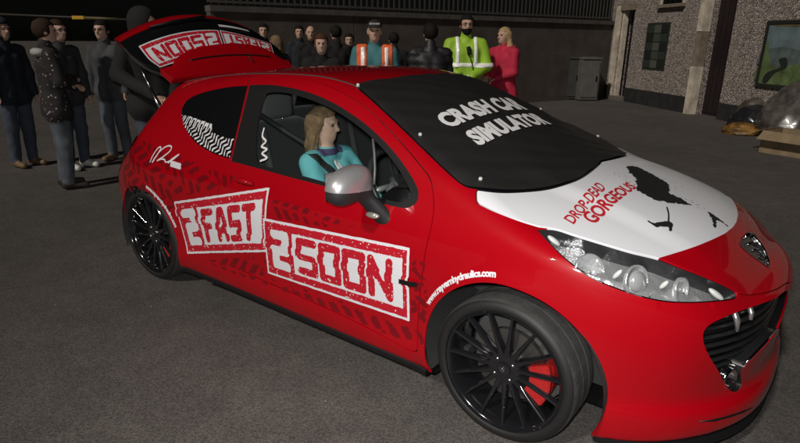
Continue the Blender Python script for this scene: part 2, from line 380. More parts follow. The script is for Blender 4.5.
WV = BV.copy(); REST = BF.copy()
def set_cut(Fs, dfun):
    """cut a face set by a signed-distance function evaluated on its own vertices"""
    global WV
    u = np.unique(Fs); d = np.full(len(WV), 1.0); d[u] = dfun(WV[u]); WV, a, b = cut(WV, Fs, d); return a, b
def near_only(poly, box=None, lim=.0, pad=14):
    lo = poly.min(0)-pad; hi = poly.max(0)+pad
    def fn(P):
        uv, dep = mirror_px(P); ok = ((uv > lo) & (uv < hi)).all(1); d = np.full(len(P), .5)
        if ok.any(): d[ok] = px_sd(poly, P[ok], lim, box)
        return d
    return fn
def take(Fs, fn, g=0.0):
    """-> (inside, outside) with a gap of 2g between them"""
    if g == 0: return set_cut(Fs, fn)
    a, r_ = set_cut(Fs, lambda P: fn(P)+g); _, b = set_cut(r_, lambda P: fn(P)-g); return a, b
def panel(name, Fs, material, parent=None, off=0.0, flange=.008, nflip=False):
    V, F, u = compact(WV, Fs); N = body_n(V); V = V + N*off
    if flange:
        E = np.concatenate([F[:, [0,1]], F[:, [1,2]], F[:, [2,0]]]); key = np.sort(E, 1)
        uq, inv, c = np.unique(key, axis=0, return_inverse=True, return_counts=True); inv = inv.reshape(-1)
        be = E[c[inv] == 1]
        if len(be):
            a, b = be[:, 0], be[:, 1]; o_ = unit(np.cross(unit(V[b]-V[a]), N[a]))
            n = len(V); k = len(be)
            V = np.concatenate([V, V[a], V[b], V[b]-N[b]*flange, V[a]-N[a]*flange]); N = np.concatenate([N, unit(o_+N[a]*.5), unit(o_+N[b]*.5), o_, o_])
            i = np.arange(k); q = np.concatenate([np.stack([n+i, n+3*k+i, n+2*k+i], 1), np.stack([n+i, n+2*k+i, n+k+i], 1)]); F = np.concatenate([F, q])
    return link_mesh(name, V, F, material, parent or car, normals=N)
def arch_d(P):
    d = np.minimum(*[np.hypot(P[:, 0]-a[0], P[:, 2]-a[1])-a[2] for a in (FA, RA)])
    return np.where(np.abs(P[:, 1]) > .60, d, np.maximum(np.abs(d), .02))
_, REST = take(REST, arch_d)
G = .0022
LAMP_F, REST = take(REST, near_only(O_LAMP, ((-.2,1),(-1,-.2),(.4,1.1))), G)
MOUTH_F, REST = take(REST, near_only(O_MOUTH, ((.45,1),(-1,.001),(.15,.80)), lim=-.4, pad=60))
HOOD_F, REST = take(REST, near_only(O_HOOD, ((-.45,1),(-1,.001),(.55,1.2)), lim=-1.1, pad=80), G)
SCREEN_F, REST = take(REST, near_only(O_SCREEN, ((-1.4,.4),(-1,.001),(.90,1.5)), lim=-1.1, pad=80), G)
DOOR_F, REST = take(REST, near_only(O_DOOR, ((-2.2,-.1),(-1,-.3),(.15,1.4))), G)
WIN_F, DOOR_F = take(DOOR_F, near_only(O_WIN, ((-2.2,-.1),(-1,-.3),(.6,1.4))))
OPEN_F, FRAME_F = take(WIN_F, near_only(O_WIN_IN, ((-2.2,-.1),(-1,-.3),(.6,1.4))))
QUART_F, REST = take(REST, near_only(O_QUARTER, ((-2.6,-1.3),(-1,-.3),(.7,1.4))), .001)
WHITE_F, HOOD_F = take(HOOD_F, near_only(O_WHITE, ((-.45,1),(-1,.001),(.55,1.2)), lim=-1.1, pad=80))
# hatch aperture at the back (the tailgate is up)
def hatch_d(P):
    n = body_n(P); d = np.maximum.reduce([np.abs(P[:, 1])-.60+.35*np.maximum(P[:, 2]-1.0, 0), .70-P[:, 2], P[:, 2]-1.30, P[:, 0]-_Rz(P[:, 2])-.10])
    return d
_, REST = take(REST, hatch_d)
def under_d(P): return np.maximum(P[:, 2]-.172, body_n(P)[:, 2]+.55)
UNDER_F, REST = take(REST, lambda P: np.where(P[:, 2] > .25, .1, under_d(P)))
def halves(Fs):
    c = WV[Fs].mean(1)[:, 1]; return Fs[c < 0], Fs[c >= 0]
body = panel('body', REST, PAINT)
panel('underbody', UNDER_F, BLACKTRIM, flange=0)
bonnet = panel('bonnet', HOOD_F, PAINT); panel('bonnet_wrap', WHITE_F, WHITE, bonnet, off=.0006, flange=.014)
panel('windscreen', SCREEN_F, DARKGLASS, off=-.004)
for k in (0, 1):
    door = panel('door', halves(DOOR_F)[k], PAINT)
    panel('window_frame', halves(FRAME_F)[k], BLACKTRIM, door, off=-.002)
    panel('window_pane', halves(OPEN_F)[k], GLASS if k == 0 else TINT, door, off=-.008, flange=0)
    panel('quarter_window', halves(QUART_F)[k], DARKGLASS, off=-.0015)
# dark trim shell inside everything but the glass
def shell(name, Fs, material, off, parent=None):
    V, F, u = compact(WV, Fs); N = body_n(V); return link_mesh(name, V-N*off, F[:, ::-1], material, parent or car, normals=-N)
SHELL_F = np.concatenate([REST, DOOR_F]); c_ = WV[SHELL_F].mean(1)
SHELL_F = SHELL_F[c_[:, 2] > .17]
shell('interior_trim', SHELL_F, DARKPLASTIC, .011)
shell('bonnet_underside', np.concatenate([HOOD_F, WHITE_F]), DARKPLASTIC, .018)
shell('windscreen_backing', SCREEN_F, BLACKTRIM, .02)
# wheel housings
for (ax, az, ar) in (FA, RA):
    for s in (-1, 1):
        bm = bmesh.new(); n = 40
        prof = [(ar+.004, .50*s), (ar+.004, .848*s)]
        ra = []
        for (r_, yy) in prof:
            ra.append([bm.verts.new((ax+r_*math.cos(a), yy, az+r_*math.sin(a))) for a in np.linspace(R(-21), R(201), n)])
        for i in range(n-1): bm.faces.new((ra[0][i], ra[0][i+1], ra[1][i+1], ra[1][i]))
        bm.faces.new(ra[0]); link_bm('wheel_housing', bm, mat('liner', (.030,.030,.030), .85, bump=.3, bscale=90), car, smooth=False)
# ------------------------------------------------------------------ draping things on the body
def side_y(x, z):
    y = -side_w(x, z)
    for _ in range(7):
        f0 = body_f(np.stack([x, y, z], 1)); f1 = body_f(np.stack([x, y-1e-3, z], 1)); y = y + np.clip(f0/np.maximum((f1-f0)/1e-3, .25), -.05, .05)
    return y
def strip_h(x, z):
    st = np.clip((.027-np.abs(z-STRIP_Z(x)))/.012, 0, 1); return .010*st*st*(3-2*st)*sstep(-.395, -.405, x)*sstep(-2.165, -2.15, x)
def drape_side(x, z, off):
    P = np.stack([x, side_y(x, z), z], 1); N = body_n(P); return P + N*(off + strip_h(x, z))[:, None], N
def top_h(x, y):
    z = top_z(x, y)
    for _ in range(7):
        f0 = body_f(np.stack([x, y, z], 1)); f1 = body_f(np.stack([x, y, z+1e-3], 1)); z = z - np.clip(f0/np.maximum((f1-f0)/1e-3, .25), -.05, .05)
    return z
def drape_top(x, y, off):
    P = np.stack([x, y, top_h(x, y)], 1); N = body_n(P); return P + N*off, N
def bilin(q, u, v):
    q = [np.asarray(c, float) for c in q]                    # BL BR TR TL
    return (q[0]*((1-u)*(1-v))[:, None] + q[1]*(u*(1-v))[:, None] + q[2]*(u*v)[:, None] + q[3]*((1-u)*v)[:, None])
def grid2(u0, u1, v0, v1, nu, nv):
    U, Vv = np.meshgrid(np.linspace(u0, u1, nu+1), np.linspace(v0, v1, nv+1), indexing='ij'); P = np.stack([U.ravel(), Vv.ravel()], 1)
    i, j = np.meshgrid(np.arange(nu), np.arange(nv), indexing='ij'); a = (i*(nv+1)+j).ravel()
    return P, tris(np.stack([a, a+nv+1, a+nv+2, a+1], 1))
def decal(name, sd, box, n, place, material, parent):
    """flat print: part of a grid where sd<0, laid on the body by place(u, v)->(P, N)"""
    P, F = grid2(*box, *n); d = sd(P) if sd else np.full(len(P), -1.0); V = np.concatenate([P, np.zeros((len(P), 1))], 1)
    V, Fi, _ = cut(V, F, d)
    if len(Fi) == 0: return None
    V, Fi, _ = compact(V, Fi); W_, N = place(V[:, 0], V[:, 1])
    a, b, c = W_[Fi[:, 0]], W_[Fi[:, 1]], W_[Fi[:, 2]]
    if (np.cross(b-a, c-a)*N[Fi[:, 0]]).sum() < 0: Fi = Fi[:, ::-1]
    o = link_mesh(name, W_, Fi, material, parent, normals=N)
    if name.endswith('_print'): o['kind'] = 'stuff'
    return o
GLYPH = {'2': [[(0,1),(1,1),(1,.5),(0,.5),(0,0),(1,0)]], 'S': [[(1,1),(0,1),(0,.5),(1,.5),(1,0),(0,0)]], 'O': [[(0,0),(0,1),(1,1),(1,0),(0,0)]], 'N': [[(0,0),(0,1),(1,0),(1,1)]],
         'F': [[(0,0),(0,1),(1,1)],[(0,.5),(.8,.5)]], 'A': [[(0,0),(.12,.62),(.36,1),(.64,1),(.88,.62),(1,0)],[(.08,.30),(.92,.30)]], 'T': [[(0,1),(1,1)],[(.5,1),(.5,0)]]}
def glyph_sd(ch, P, x, y, w_, h_, t):
    d = np.full(len(P), 9.0)
    for pl in GLYPH[ch]:
        for i in range(len(pl)-1):
            a = np.array([x+pl[i][0]*w_, y+pl[i][1]*h_]); b = np.array([x+pl[i+1][0]*w_, y+pl[i+1][1]*h_]); ab = b-a
            k = np.clip(((P-a)@ab)/(ab@ab), 0, 1); e = P-a-k[:, None]*ab; d = np.minimum(d, np.hypot(e[:, 0], e[:, 1]))
    return d-t
def box_sd(P, x0, y0, x1, y1):
    q = np.abs(P-np.array([(x0+x1)/2, (y0+y1)/2]))-np.array([(x1-x0)/2, (y1-y0)/2]); return np.maximum(q[:, 0], q[:, 1])
def wob(P, s, amp, seed):                                    # ragged rubber-stamp edge
    r_ = np.random.default_rng(seed); d = 0
    for k in range(9):
        a = r_.normal(size=2)*s*(1+k*.5); d = d + np.sin(P@a + r_.uniform(0, 6.28))
    return amp*d/3
def stamp_sd(word, L, H, seed):
    """red print of a stamp: frame, figure 2 left blank in a red field, word in red"""
    def f(P):
        ring = np.maximum(box_sd(P, .014, .014, L-.014, H-.014), -box_sd(P, .044, .052, L-.036, H-.052))
        two = glyph_sd('2', P, .085, .075, .085, H-.15, .029)
        blk = np.maximum(box_sd(P, .03, .04, .225, H-.04), -two)
        d = np.minimum(ring, blk); n = len(word); x0 = .275; pitch = (L-.06-x0)/n; gw = pitch-.052
        for i, ch in enumerate(word): d = np.minimum(d, glyph_sd(ch, P, x0+i*pitch, .085, gw, H-.17, .0205))
        return np.maximum(d, box_sd(P, .006, .006, L-.006, H-.006)) + wob(P, 70, .0012, seed)
    return f
def stamp_mat():
    m = mat('stamp_red', (.42,.008,.02), .38, coat=.3); n = m.node_tree.nodes; l = m.node_tree.links; b = n['Principled BSDF']
    tc = n.new('ShaderNodeTexCoord'); t = n.new('ShaderNodeTexNoise'); t.inputs['Scale'].default_value = 75; t.inputs['Detail'].default_value = 2
    l.new(tc.outputs['Object'], t.inputs['Vector']); gt = n.new('ShaderNodeMapRange'); gt.inputs[1].default_value = .655; gt.inputs[2].default_value = .69
    l.new(t.outputs['Fac'], gt.inputs[0]); mx = n.new('ShaderNodeMix'); mx.data_type = 'RGBA'; mx.inputs[6].default_value = (.42,.008,.02,1); mx.inputs[7].default_value = (.68,.62,.62,1)
    l.new(gt.outputs[0], mx.inputs[0]); l.new(mx.outputs[2], b.inputs['Base Color']); return m
STAMP = stamp_mat()
def side_quad(px):
    out = []
    for (u, v) in px:
        h_ = body_hit(u, v); out.append((h_[0], h_[2]))
    return out
def stamp(word, px, L, H, seed, lift):
    q = side_quad(px)
    def place(off):
        def f(u, v):
            X = bilin(q, u/L, v/H); return drape_side(X[:, 0], X[:, 1], off)
        return f
    s = decal('stamp_sticker', lambda P: box_sd(P, 0, 0, L, H)+.001+wob(P, 40, .0008, seed+5), (0, L, 0, H), (int(L/.008), int(H/.0045)), place(lift), WHITE, car)
    decal('stamp_print', stamp_sd(word, L, H, seed), (0, L, 0, H), (int(L/.0045), int(H/.0045)), place(lift+.0010), STAMP, s)
stamp('FAST', [(187.6,254),(268,252),(270.5,187.2),(174,201.5)], .86, .33, 3, .0030)
stamp('SOON', [(268.5,273),(410.5,321.5),(410.8,247.5),(263.5,217.5)], .98, .33, 11, .0048)
# rubbing strip along the flank
def strip_part(name, x0, x1, material, lift, hw=.031):
    P, F = grid2(x0, x1, -hw, hw, int((x1-x0)/.03)+2, 22); x = P[:, 0]; z = STRIP_Z(x)+P[:, 1]
    Q, N = drape_side(x, z, lift); e = 2e-3
    gz = (strip_h(x, z+e)-strip_h(x, z-e))/(2*e); N = unit(N - np.stack([0*gz, 0*gz, gz], 1)*.9)
    link_mesh(name, Q, F, material, car, normals=N)
strip_part('rubbing_strip', -2.17, -.475, PAINT, .0004); strip_part('rubbing_strip_end', -.480, -.394, BLACKTRIM, .0072, .011)
# tyre-track print: dark red on the paint, white on the quarter window
def tread_sd(P, s):
    u = P[:, 0]/s; v = P[:, 1]/s; k = np.floor(v); odd = (k % 2)
    a = u + np.where(odd > 0, v-k, -(v-k))*.9; c = np.abs(((a*1.0) % 1.0)-.5)-.29; r_ = np.abs((v % 1.0)-.5)-.41
    return np.maximum(c, r_)*s
DARKRED = mat('dark_red_print', (.145,.0010,.005), .45, coat=.9, spec=.2)
def tread_patch(px, s, ang, material, region, name='tyre_track_print', off=.0008, step=.006, f=None, fade=None):
    R_ = np.array([(body_hit(u, v)[0], body_hit(u, v)[2]) for u, v in px]); c = R_.mean(0); ca, sa = math.cos(ang), math.sin(ang)
    rp = smooth_poly(R_, 5) if region else R_
    def sd(P):
        Q = P-c; q = np.stack([Q[:, 0]*ca+Q[:, 1]*sa, -Q[:, 0]*sa+Q[:, 1]*ca], 1); d = np.maximum((f or tread_sd)(q, s), poly_sd(rp, P))
        return d + wob(P, 60, .0016, 21) + (np.maximum(wob(P, 14, .010, 33), 0)+wob(P, 45, .004, 35) if region else 0)
    lo = R_.min(0); hi = R_.max(0)
    o = decal(name, sd, (lo[0], hi[0], lo[1], hi[1]), (int((hi[0]-lo[0])/step)+1, int((hi[1]-lo[1])/step)+1), lambda u, v: drape_side(u, v, off), material, car)
    o['kind'] = 'stuff'; return o
tread_patch([(126,156),(140,140),(160,150),(200,165),(232,178),(222,190),(176,198),(172,228),(164,210),(150,194),(138,189),(127,192)], .085, -.35, DARKRED, True)
tread_patch([(273,200),(300,206),(330,216),(356,226),(330,228),(300,222),(274,217)], .07, -.05, DARKRED, True)
tread_patch([(205,262),(262,258),(266,276),(330,298),(408,326),(425,318),(426,332),(416,346),(360,322),(300,296),(240,276)], .085, .05, DARKRED, True)
tread_patch([(411,268),(424,262),(428,300),(424,322),(412,318)], .06, .2, DARKRED, True)
def chev(P, s):
    u = P[:, 0]/s; v = P[:, 1]/s; a = (u + .75*np.abs((v % 2.0)-1.0)) % 1.0; lines = np.abs(a-.5)-.20
    gap = .09-np.abs((v % 1.0)-.0)
    return np.maximum(lines, gap)*s
TRACKW = mat('white_window_print', (.62,.62,.63), .5)
tread_patch([(182.6,122.5),(190,125),(198,127.5),(206,131),(214,133),(222,137),(234,139),(229.8,157.4),(221,155.2),(211.6,151.2),(198.4,143.4),(189,133.2),(184,125.5)], .030, -.50, TRACKW, False, 'tyre_track_print', .0010, .003, chev)
def blocks(P, s):
    u = P[:, 0]/s; v = P[:, 1]/s
    o = np.maximum(np.abs((u % 1.0)-.5)-.40, np.abs(v)-1.0); i = np.maximum(np.abs((u % 1.0)-.5)-.20, np.abs(v+.3)-.55); return np.maximum(o, -i)*s
tread_patch([(182,115),(190,116.5),(212,124),(212,132.5),(197,127.5),(183,123)], .044, -.17, TRACKW, False, 'tyre_track_print', .0012, .004, blocks)
# scribbled signature and its two little lines, small door emblem seen through the window
def stroke_sd(pl, t):
    def f(P):
        d = np.full(len(P), 9.0)
        for i in range(len(pl)-1):
            a, b = pl[i], pl[i+1]; ab = b-a; k = np.clip(((P-a)@ab)/max(ab@ab, 1e-12), 0, 1); e = P-a-k[:, None]*ab; d = np.minimum(d, np.hypot(e[:, 0], e[:, 1]))
        return d-t
    return f
sig_px = [(150.3,161.8),(154,154),(157.5,149),(160,147),(161,148.5),(158,154),(154.5,159.5),(152.5,162.3),(156,156.5),(160,151.5),(165,147.3),(169.5,145.8),(171.8,147.5),(169.5,151.8),(163,157),(157.5,160.6),(161,159.2),(164.5,159.6),(166,162.2),(169.5,161.2),(173,158.5),(179,154.6),(174,158.8),(168.5,162.9)]
sig = smooth_poly(np.array(side_quad(sig_px)), 4, closed=False)
decal('signature_print', stroke_sd(sig, .0042), (sig[:,0].min()-.02, sig[:,0].max()+.02, sig[:,1].min()-.02, sig[:,1].max()+.02), (160, 90), lambda u, v: drape_side(u, v, .0016), WHITE, car)
for (a, b) in (((171.5,162.2),(180.5,165)), ((171.3,165.2),(180.3,168))):
    q = np.array(side_quad([a, b])); decal('signature_caption', stroke_sd(q, .0085), (q[:,0].min()-.02, q[:,0].max()+.02, q[:,1].min()-.02, q[:,1].max()+.02), (60, 20), lambda u, v: drape_side(u, v, .0016), WHITE, car)
# ---- lettering from the built-in font
def text_mesh(s, bold=.0, spacing=1.0, maxlen=.25):
    cu = bpy.data.curves.new('t', 'FONT'); cu.body = s; cu.offset = bold; cu.space_character = spacing; cu.resolution_u = 3
    o = bpy.data.objects.new('t', cu); col.objects.link(o); dg = bpy.context.evaluated_depsgraph_get(); me = bpy.data.meshes.new_from_object(o.evaluated_get(dg))
    bm = bmesh.new(); bm.from_mesh(me); bmesh.ops.triangulate(bm, faces=bm.faces[:])
    for _ in range(3):
        es = [e for e in bm.edges if e.calc_length() > maxlen]
        if not es: break
        bmesh.ops.subdivide_edges(bm, edges=es, cuts=1); bmesh.ops.triangulate(bm, faces=bm.faces[:])
    bm.verts.index_update(); V = np.array([v.co[:2] for v in bm.verts]); F = np.array([[v.index for v in f.verts] for f in bm.faces]); bm.free()
    bpy.data.objects.remove(o); bpy.data.curves.remove(cu); bpy.data.meshes.remove(me)
    return V, F
def lettering(name, s, place, material, parent, bold=.0, spacing=1.0):
    V, F = text_mesh(s, bold, spacing); lo, hi = V.min(0), V.max(0); u = (V[:, 0]-lo[0])/(hi[0]-lo[0]); v = (V[:, 1]-lo[1])/(hi[1]-lo[1])
    W_, N = place(u, v); a, b, c = W_[F[:, 0]], W_[F[:, 1]], W_[F[:, 2]]
    if (np.cross(b-a, c-a)*N[F[:, 0]]).sum() < 0: F = F[:, ::-1]
    return link_mesh(name, W_, F, material, parent, normals=N)
def arc_place(cx, cz, a0, a1, r0, r1, off):
    def f(u, v):
        a = a0+(a1-a0)*u; r_ = r0+(r1-r0)*v; return drape_side(cx+r_*np.cos(a), cz+r_*np.sin(a), off)
    return f
def ang_of(u, v, c): h_ = body_hit(u, v); return math.atan2(h_[2]-c[1], h_[0]-c[0])
lettering('arch_lettering', 'www.rayvernhydraulics.com', arc_place(FA[0], FA[1], ang_of(427,303,FA), ang_of(496,276,FA), FA[2]+.013, FA[2]+.048, .0014), WHITE, car, .045, .92)
lettering('arch_lettering', 'www.rayvernhydraulics.com', arc_place(RA[0], RA[1], ang_of(145.5,188.5,RA), ang_of(174,228,RA), RA[2]+.014, RA[2]+.046, .0014), WHITE, car, .045, .92)
# ---- black vinyl cover over the windscreen, its studs and words
COVER = mat('black_vinyl_cover', (.017,.016,.016), .40, bump=.7, bscale=5.5, spec=.5)
V, F, _ = compact(WV, SCREEN_F); N = body_n(V)
rip = .0022*np.sin(V[:, 0]*19+V[:, 1]*7)*np.sin(V[:, 1]*13-V[:, 0]*5) + .0016*np.sin(V[:, 0]*41-V[:, 1]*31)
rip = rip + .0008*np.exp(-((V[:, 0]+.44*V[:, 1]**2+.06)/.05)**2)*np.sin(V[:, 1]*24+3*V[:, 0])   # puckers along the lower hem
cover = link_mesh('windscreen_cover', V+N*(.006+rip)[:, None], F, COVER, car)
def top_quad(px, hit=body_hit): return [tuple(hit(u, v)[:2]) for u, v in px]
def top_place(q, off):
    def f(u, v):
        X = bilin(q, u, v); return drape_top(X[:, 0], X[:, 1], off)
    return f
VW = mat('white_lettering', (.70,.70,.70), .6)
lettering('cover_lettering', 'CRASH CAR', top_place(top_quad([(450,131),(527.5,112),(510.5,100.2),(432.6,118.9)]), .013), VW, cover, .055, 1.02)
lettering('cover_lettering', 'SIMULATOR', top_place(top_quad([(479,148.7),(551,126.5),(534,115.5),(462.6,135)]), .013), VW, cover, .055, 1.02)
STUD = mat('stud_white', (.45,.44,.41), .4)
for (u, v) in ((358,86.5),(420,136),(480,180.5)):
    h_ = body_hit(u, v); n_ = body_n(h_[None])[0]; bm = bmesh.new(); bm_lathe(bm, [(.0001,.004),(.005,.0035),(.008,0),(.008,-.012)], 14, 'z'); o = link_bm('cover_stud', bm, STUD, cover)
    o.location = h_+n_*.012; o.rotation_euler = Vector(n_).to_track_quat('Z', 'Y').to_euler()
    for sgn in (-1,):
        c2 = o.copy(); col.objects.link(c2); c2.location = (o.location.x, -o.location.y, o.location.z); c2.rotation_euler = Vector((n_[0], -n_[1], n_[2])).to_track_quat('Z', 'Y').to_euler()
# ---- bonnet print
BRED = mat('bonnet_red_print', (.40,.012,.018), .5); BBLK = mat('bonnet_black_print', (.012,.012,.012), .5)
lettering('bonnet_lettering', 'DROP-DEAD', top_place(top_quad([(573.8,225),(606.5,189),(597,181.8),(563,218.7)]), .0025), BRED, bonnet, .02, .95)
lettering('bonnet_lettering', 'GORGEOUS', top_place(top_quad([(594.5,225.4),(637,188.4),(627,182),(580,216.2)]), .0025), BRED, bonnet, .03, .95)
def top_shape(name, px, material, parent, off=.0022, rag=0.0, smooth=4, step=.008, seed=1, spk=0.0):
    P_ = np.array(top_quad(px)); pl = smooth_poly(P_, smooth) if smooth > 1 else P_; lo = pl.min(0)-.01; hi = pl.max(0)+.01
    def sd(P):
        d = poly_sd(pl, P)+wob(P, 120, rag, seed)
        if spk: d = np.maximum(d, wob(P, 260, 1.0, seed+3)-spk)
        return d
    return decal(name, sd, (lo[0], hi[0], lo[1], hi[1]), (int((hi[0]-lo[0])/step)+2, int((hi[1]-lo[1])/step)+2), lambda u, v: drape_top(u, v, off), material, parent)
top_shape('bonnet_ink_print', [(626,167.5),(636,167),(650,173.5),(664,181.5),(670,188.5),(669,193),(680,198.5),(690,205.5),(676,203.6),(658,201),(646,195.5),(637,189.6),(635,179)], BBLK, bonnet, rag=.006)
top_shape('bonnet_ink_print', [(646.6,220.4),(654,223.2),(666,221.6),(670,222),(673,225.6),(669.8,232.6),(668,227.5),(662,226.8),(655,227)], BBLK, bonnet, rag=.002, step=.005)
top_shape('bonnet_ink_print', [(666,207.4),(667.6,208),(669.2,215),(669,222),(667.4,222),(667.6,215)], BBLK, bonnet, step=.004)
top_shape('bonnet_ink_print', [(707,212),(715,216.5),(727,226),(716,220.5),(716.5,228.4),(713.5,226.5),(711.5,218.5)], BBLK, bonnet, rag=.004, step=.005)
top_shape('bonnet_ink_print', [(612,172.5),(624,172),(634,178),(637,189),(628,183),(618,177)], BBLK, bonnet, rag=.004, step=.006, seed=5, spk=-.35)
top_shape('bonnet_ink_print', [(650,176),(664,181),(682,192),(700,204),(716,214),(700,210),(684,203),(668,192),(662,184)], BBLK, bonnet, rag=.004, step=.006, seed=9, spk=-.42)
top_shape('bonnet_ink_print', [(640,170),(660,176),(690,188),(715,205),(730,222),(722,218),(700,198),(676,186),(654,178)], BBLK, bonnet, rag=.004, step=.006, seed=19, spk=-.55)

for s_ in (-1, 1):
    pts = [body_hit(u, v) for u, v in ((233.5,177.5),(238,178.8),(244,180.6),(250,182.6),(254,184))]; mir = np.array([1, -s_, 1]); lift = (.004,.022,.028,.022,.004)
    bm = bmesh.new(); bm_tube(bm, [tuple((p+body_n(p[None])[0]*k)*mir) for p, k in zip(pts, lift)], [.010,.013,.014,.013,.010], 10); link_bm('door_handle', bm, PAINT, car)

sc_px = np.array(side_quad([(263,128),(261.5,136),(265,141),(260.5,146),(266,149),(261,153),(266,157.5),(259.5,160.5)])); sq = smooth_poly(sc_px, 4, closed=False)
decal('glass_sticker', stroke_sd(sq, .0050), (sq[:,0].min()-.02, sq[:,0].max()+.02, sq[:,1].min()-.02, sq[:,1].max()+.02), (40, 60), lambda u, v: drape_side(u, v, -.0065), TRACKW, car)
# ------------------------------------------------------------------ wheels
TYRE_R, RIM_R = .303, .243
GLOSSB = mat('gloss_black_alloy', (.012,.012,.014), .14, coat=1.0, metal=.3)
def tyre_bm():
    bm = bmesh.new(); pr = [(.243,-.090),(.250,-.098),(.257,-.1035),(.265,-.1065),(.276,-.1060),(.286,-.102),(.2945,-.094),(.300,-.084),(.3025,-.070)]
    for g in (-.030,.030): pr += [(.3030,g-.005),(.2985,g-.004),(.2985,g+.004),(.3030,g+.005)]
    pr += [(.3025,.070),(.300,.084),(.2945,.094),(.275,.1065),(.255,.1035),(.243,.090)]
    bm_lathe(bm, pr, 96); return bm
def rim_bm():
    bm = bmesh.new(); bm_lathe(bm, [(.246,-.085),(.2475,-.1025),(.2505,-.1060),(.2530,-.1035),(.2510,-.0985),(.2450,-.0965),(.2395,-.092),(.234,-.080),(.2285,-.060),(.2250,.02),(.226,.092)], 80); return bm
def spoke_bm():
    bm = bmesh.new(); secs = []
    for (r_, w_, d0, d1) in ((.030,.0135,-.066,-.030),(.075,.0120,-.072,-.036),(.130,.0095,-.079,-.048),(.190,.0075,-.086,-.058),(.2420,.0058,-.093,-.070)):
        secs.append([bm.verts.new((sx*w_*k, yy, r_)) for (sx, k, yy) in ((-1,1,d1),(-1,.85,d0+.004),(-.3,1,d0),(.3,1,d0),(1,.85,d0+.004),(1,1,d1))])
    for i in range(len(secs)-1):
        for k in range(6): bm.faces.new((secs[i][k], secs[i][(k+1)%6], secs[i+1][(k+1)%6], secs[i+1][k]))
    bm.faces.new(secs[0][::-1]); bm.faces.new(secs[-1]); return bm
def arc_block(bm, r0, r1, a0, a1, y0, y1, n=10):
    rings = []
    for a in np.linspace(a0, a1, n):
        rings.append([bm.verts.new((r_*math.cos(a), y_, r_*math.sin(a))) for (r_, y_) in ((r0,y0),(r1,y0),(r1,y1),(r0,y1))])
    for i in range(n-1):
        for k in range(4): bm.faces.new((rings[i][k], rings[i][(k+1)%4], rings[i+1][(k+1)%4], rings[i+1][k]))
    bm.faces.new(rings[0][::-1]); bm.faces.new(rings[-1])
DISC = mat('brake_disc', (.22,.21,.20), .35, metal=.9); CALIPER = mat('caliper_red', (.33,.010,.010), .45, coat=.2, bump=.4, bscale=70); STEEL = mat('wheel_bolt', (.5,.5,.48), .25, metal=1.0)
def make_wheel():
    rm = link_bm('wheel', rim_bm(), GLOSSB, car, autosmooth=R(40))
    ty = link_bm('tyre', tyre_bm(), RUBBER, rm, autosmooth=R(35)); ty.data.materials.append(TREAD)
    for p in ty.data.polygons:
        if math.hypot(p.center.x, p.center.z) > .2925: p.material_index = 1
    sp = link_bm('spoke', spoke_bm(), GLOSSB, rm, autosmooth=R(50))
    for k in range(1, 15):
        c = sp.copy(); col.objects.link(c); c.parent = rm; c.rotation_euler = (0, 2*math.pi*k/15, 0)
    bm = bmesh.new(); bm_lathe(bm, [(.0001,-.079),(.020,-.079),(.029,-.076),(.031,-.070),(.050,-.071),(.066,-.067),(.072,-.055),(.072,-.02)], 40); link_bm('hub', bm, GLOSSB, rm, autosmooth=R(40))
    bm = bmesh.new()                                           # little rampant-beast mark on the cap: body, two legs, tail
    for (x0, z0, x1, z1, w_) in ((-.009,-.010,.002,.012,.006),(.002,.012,.010,.010,.004),(-.002,.004,.010,.001,.003),(-.006,-.004,.008,-.009,.003),(-.009,-.010,-.013,.010,.0022)):
        bm_tube(bm, [(x0,-.0800,z0),(x1,-.0800,z1)], w_*.5, 6)
    link_bm('cap_emblem', bm, CHROME, rm)
    bm = bmesh.new(); bm_lathe(bm, [(.0001,-.076),(.006,-.075),(.0085,-.070),(.0085,-.055)], 8); bo = link_bm('wheel_bolt', bm, STEEL, rm)
    for k in range(4):
        o = bo if k == 0 else bo.copy()
        if k: col.objects.link(o); o.parent = rm
        a = math.pi/4+k*math.pi/2; o.location = (.048*math.cos(a), 0, .048*math.sin(a))
    bm = bmesh.new(); bm_lathe(bm, [(.055,-.020),(.150,-.020),(.151,-.016),(.151,.004),(.055,.004)], 48); link_bm('brake_disc', bm, DISC, rm, autosmooth=R(30))
    bm = bmesh.new(); bm_lathe(bm, [(.152,.03),(.05,.035),(.0001,.035)], 40); bm_lathe(bm, [(.214,.085),(.0001,.085)], 40); link_bm('dust_shield', bm, mat('shield_grey', (.06,.06,.058), .6), rm)
    return rm
wh = make_wheel()
def copy_tree(o, parent=None):
    c = o.copy(); col.objects.link(c); c.parent = parent
    for ch in o.children: copy_tree(ch, c)
    return c
YW = .752
for i, (x, s) in enumerate(((0,-1),(-2.54,-1),(0,1),(-2.54,1))):
    o = wh if i == 0 else copy_tree(wh, car)
    o.location = (x, s*YW, TYRE_R); o.rotation_euler = (0, R(7+i*11), 0 if s < 0 else math.pi)
    bm = bmesh.new(); a0, a1 = (-.60, .42) if x == 0 else (-.5, .5)
    arc_block(bm, .105, .190 if x == 0 else .175, a0, a1, -.062, -.030, 14); arc_block(bm, .155, .190 if x == 0 else .175, a0*.9, a1*.9, -.032, .03, 10)
    bmesh.ops.bevel(bm, geom=bm.edges[:], offset=.004, segments=2, affect='EDGES')
    c = link_bm('brake_caliper', bm, CALIPER if x == 0 else DARKPLASTIC, o, autosmooth=R(40)); c.rotation_euler = (0, -o.rotation_euler.y if s < 0 else o.rotation_euler.y, 0)
    if s > 0: c.rotation_euler = (0, math.pi-o.rotation_euler.y, 0)
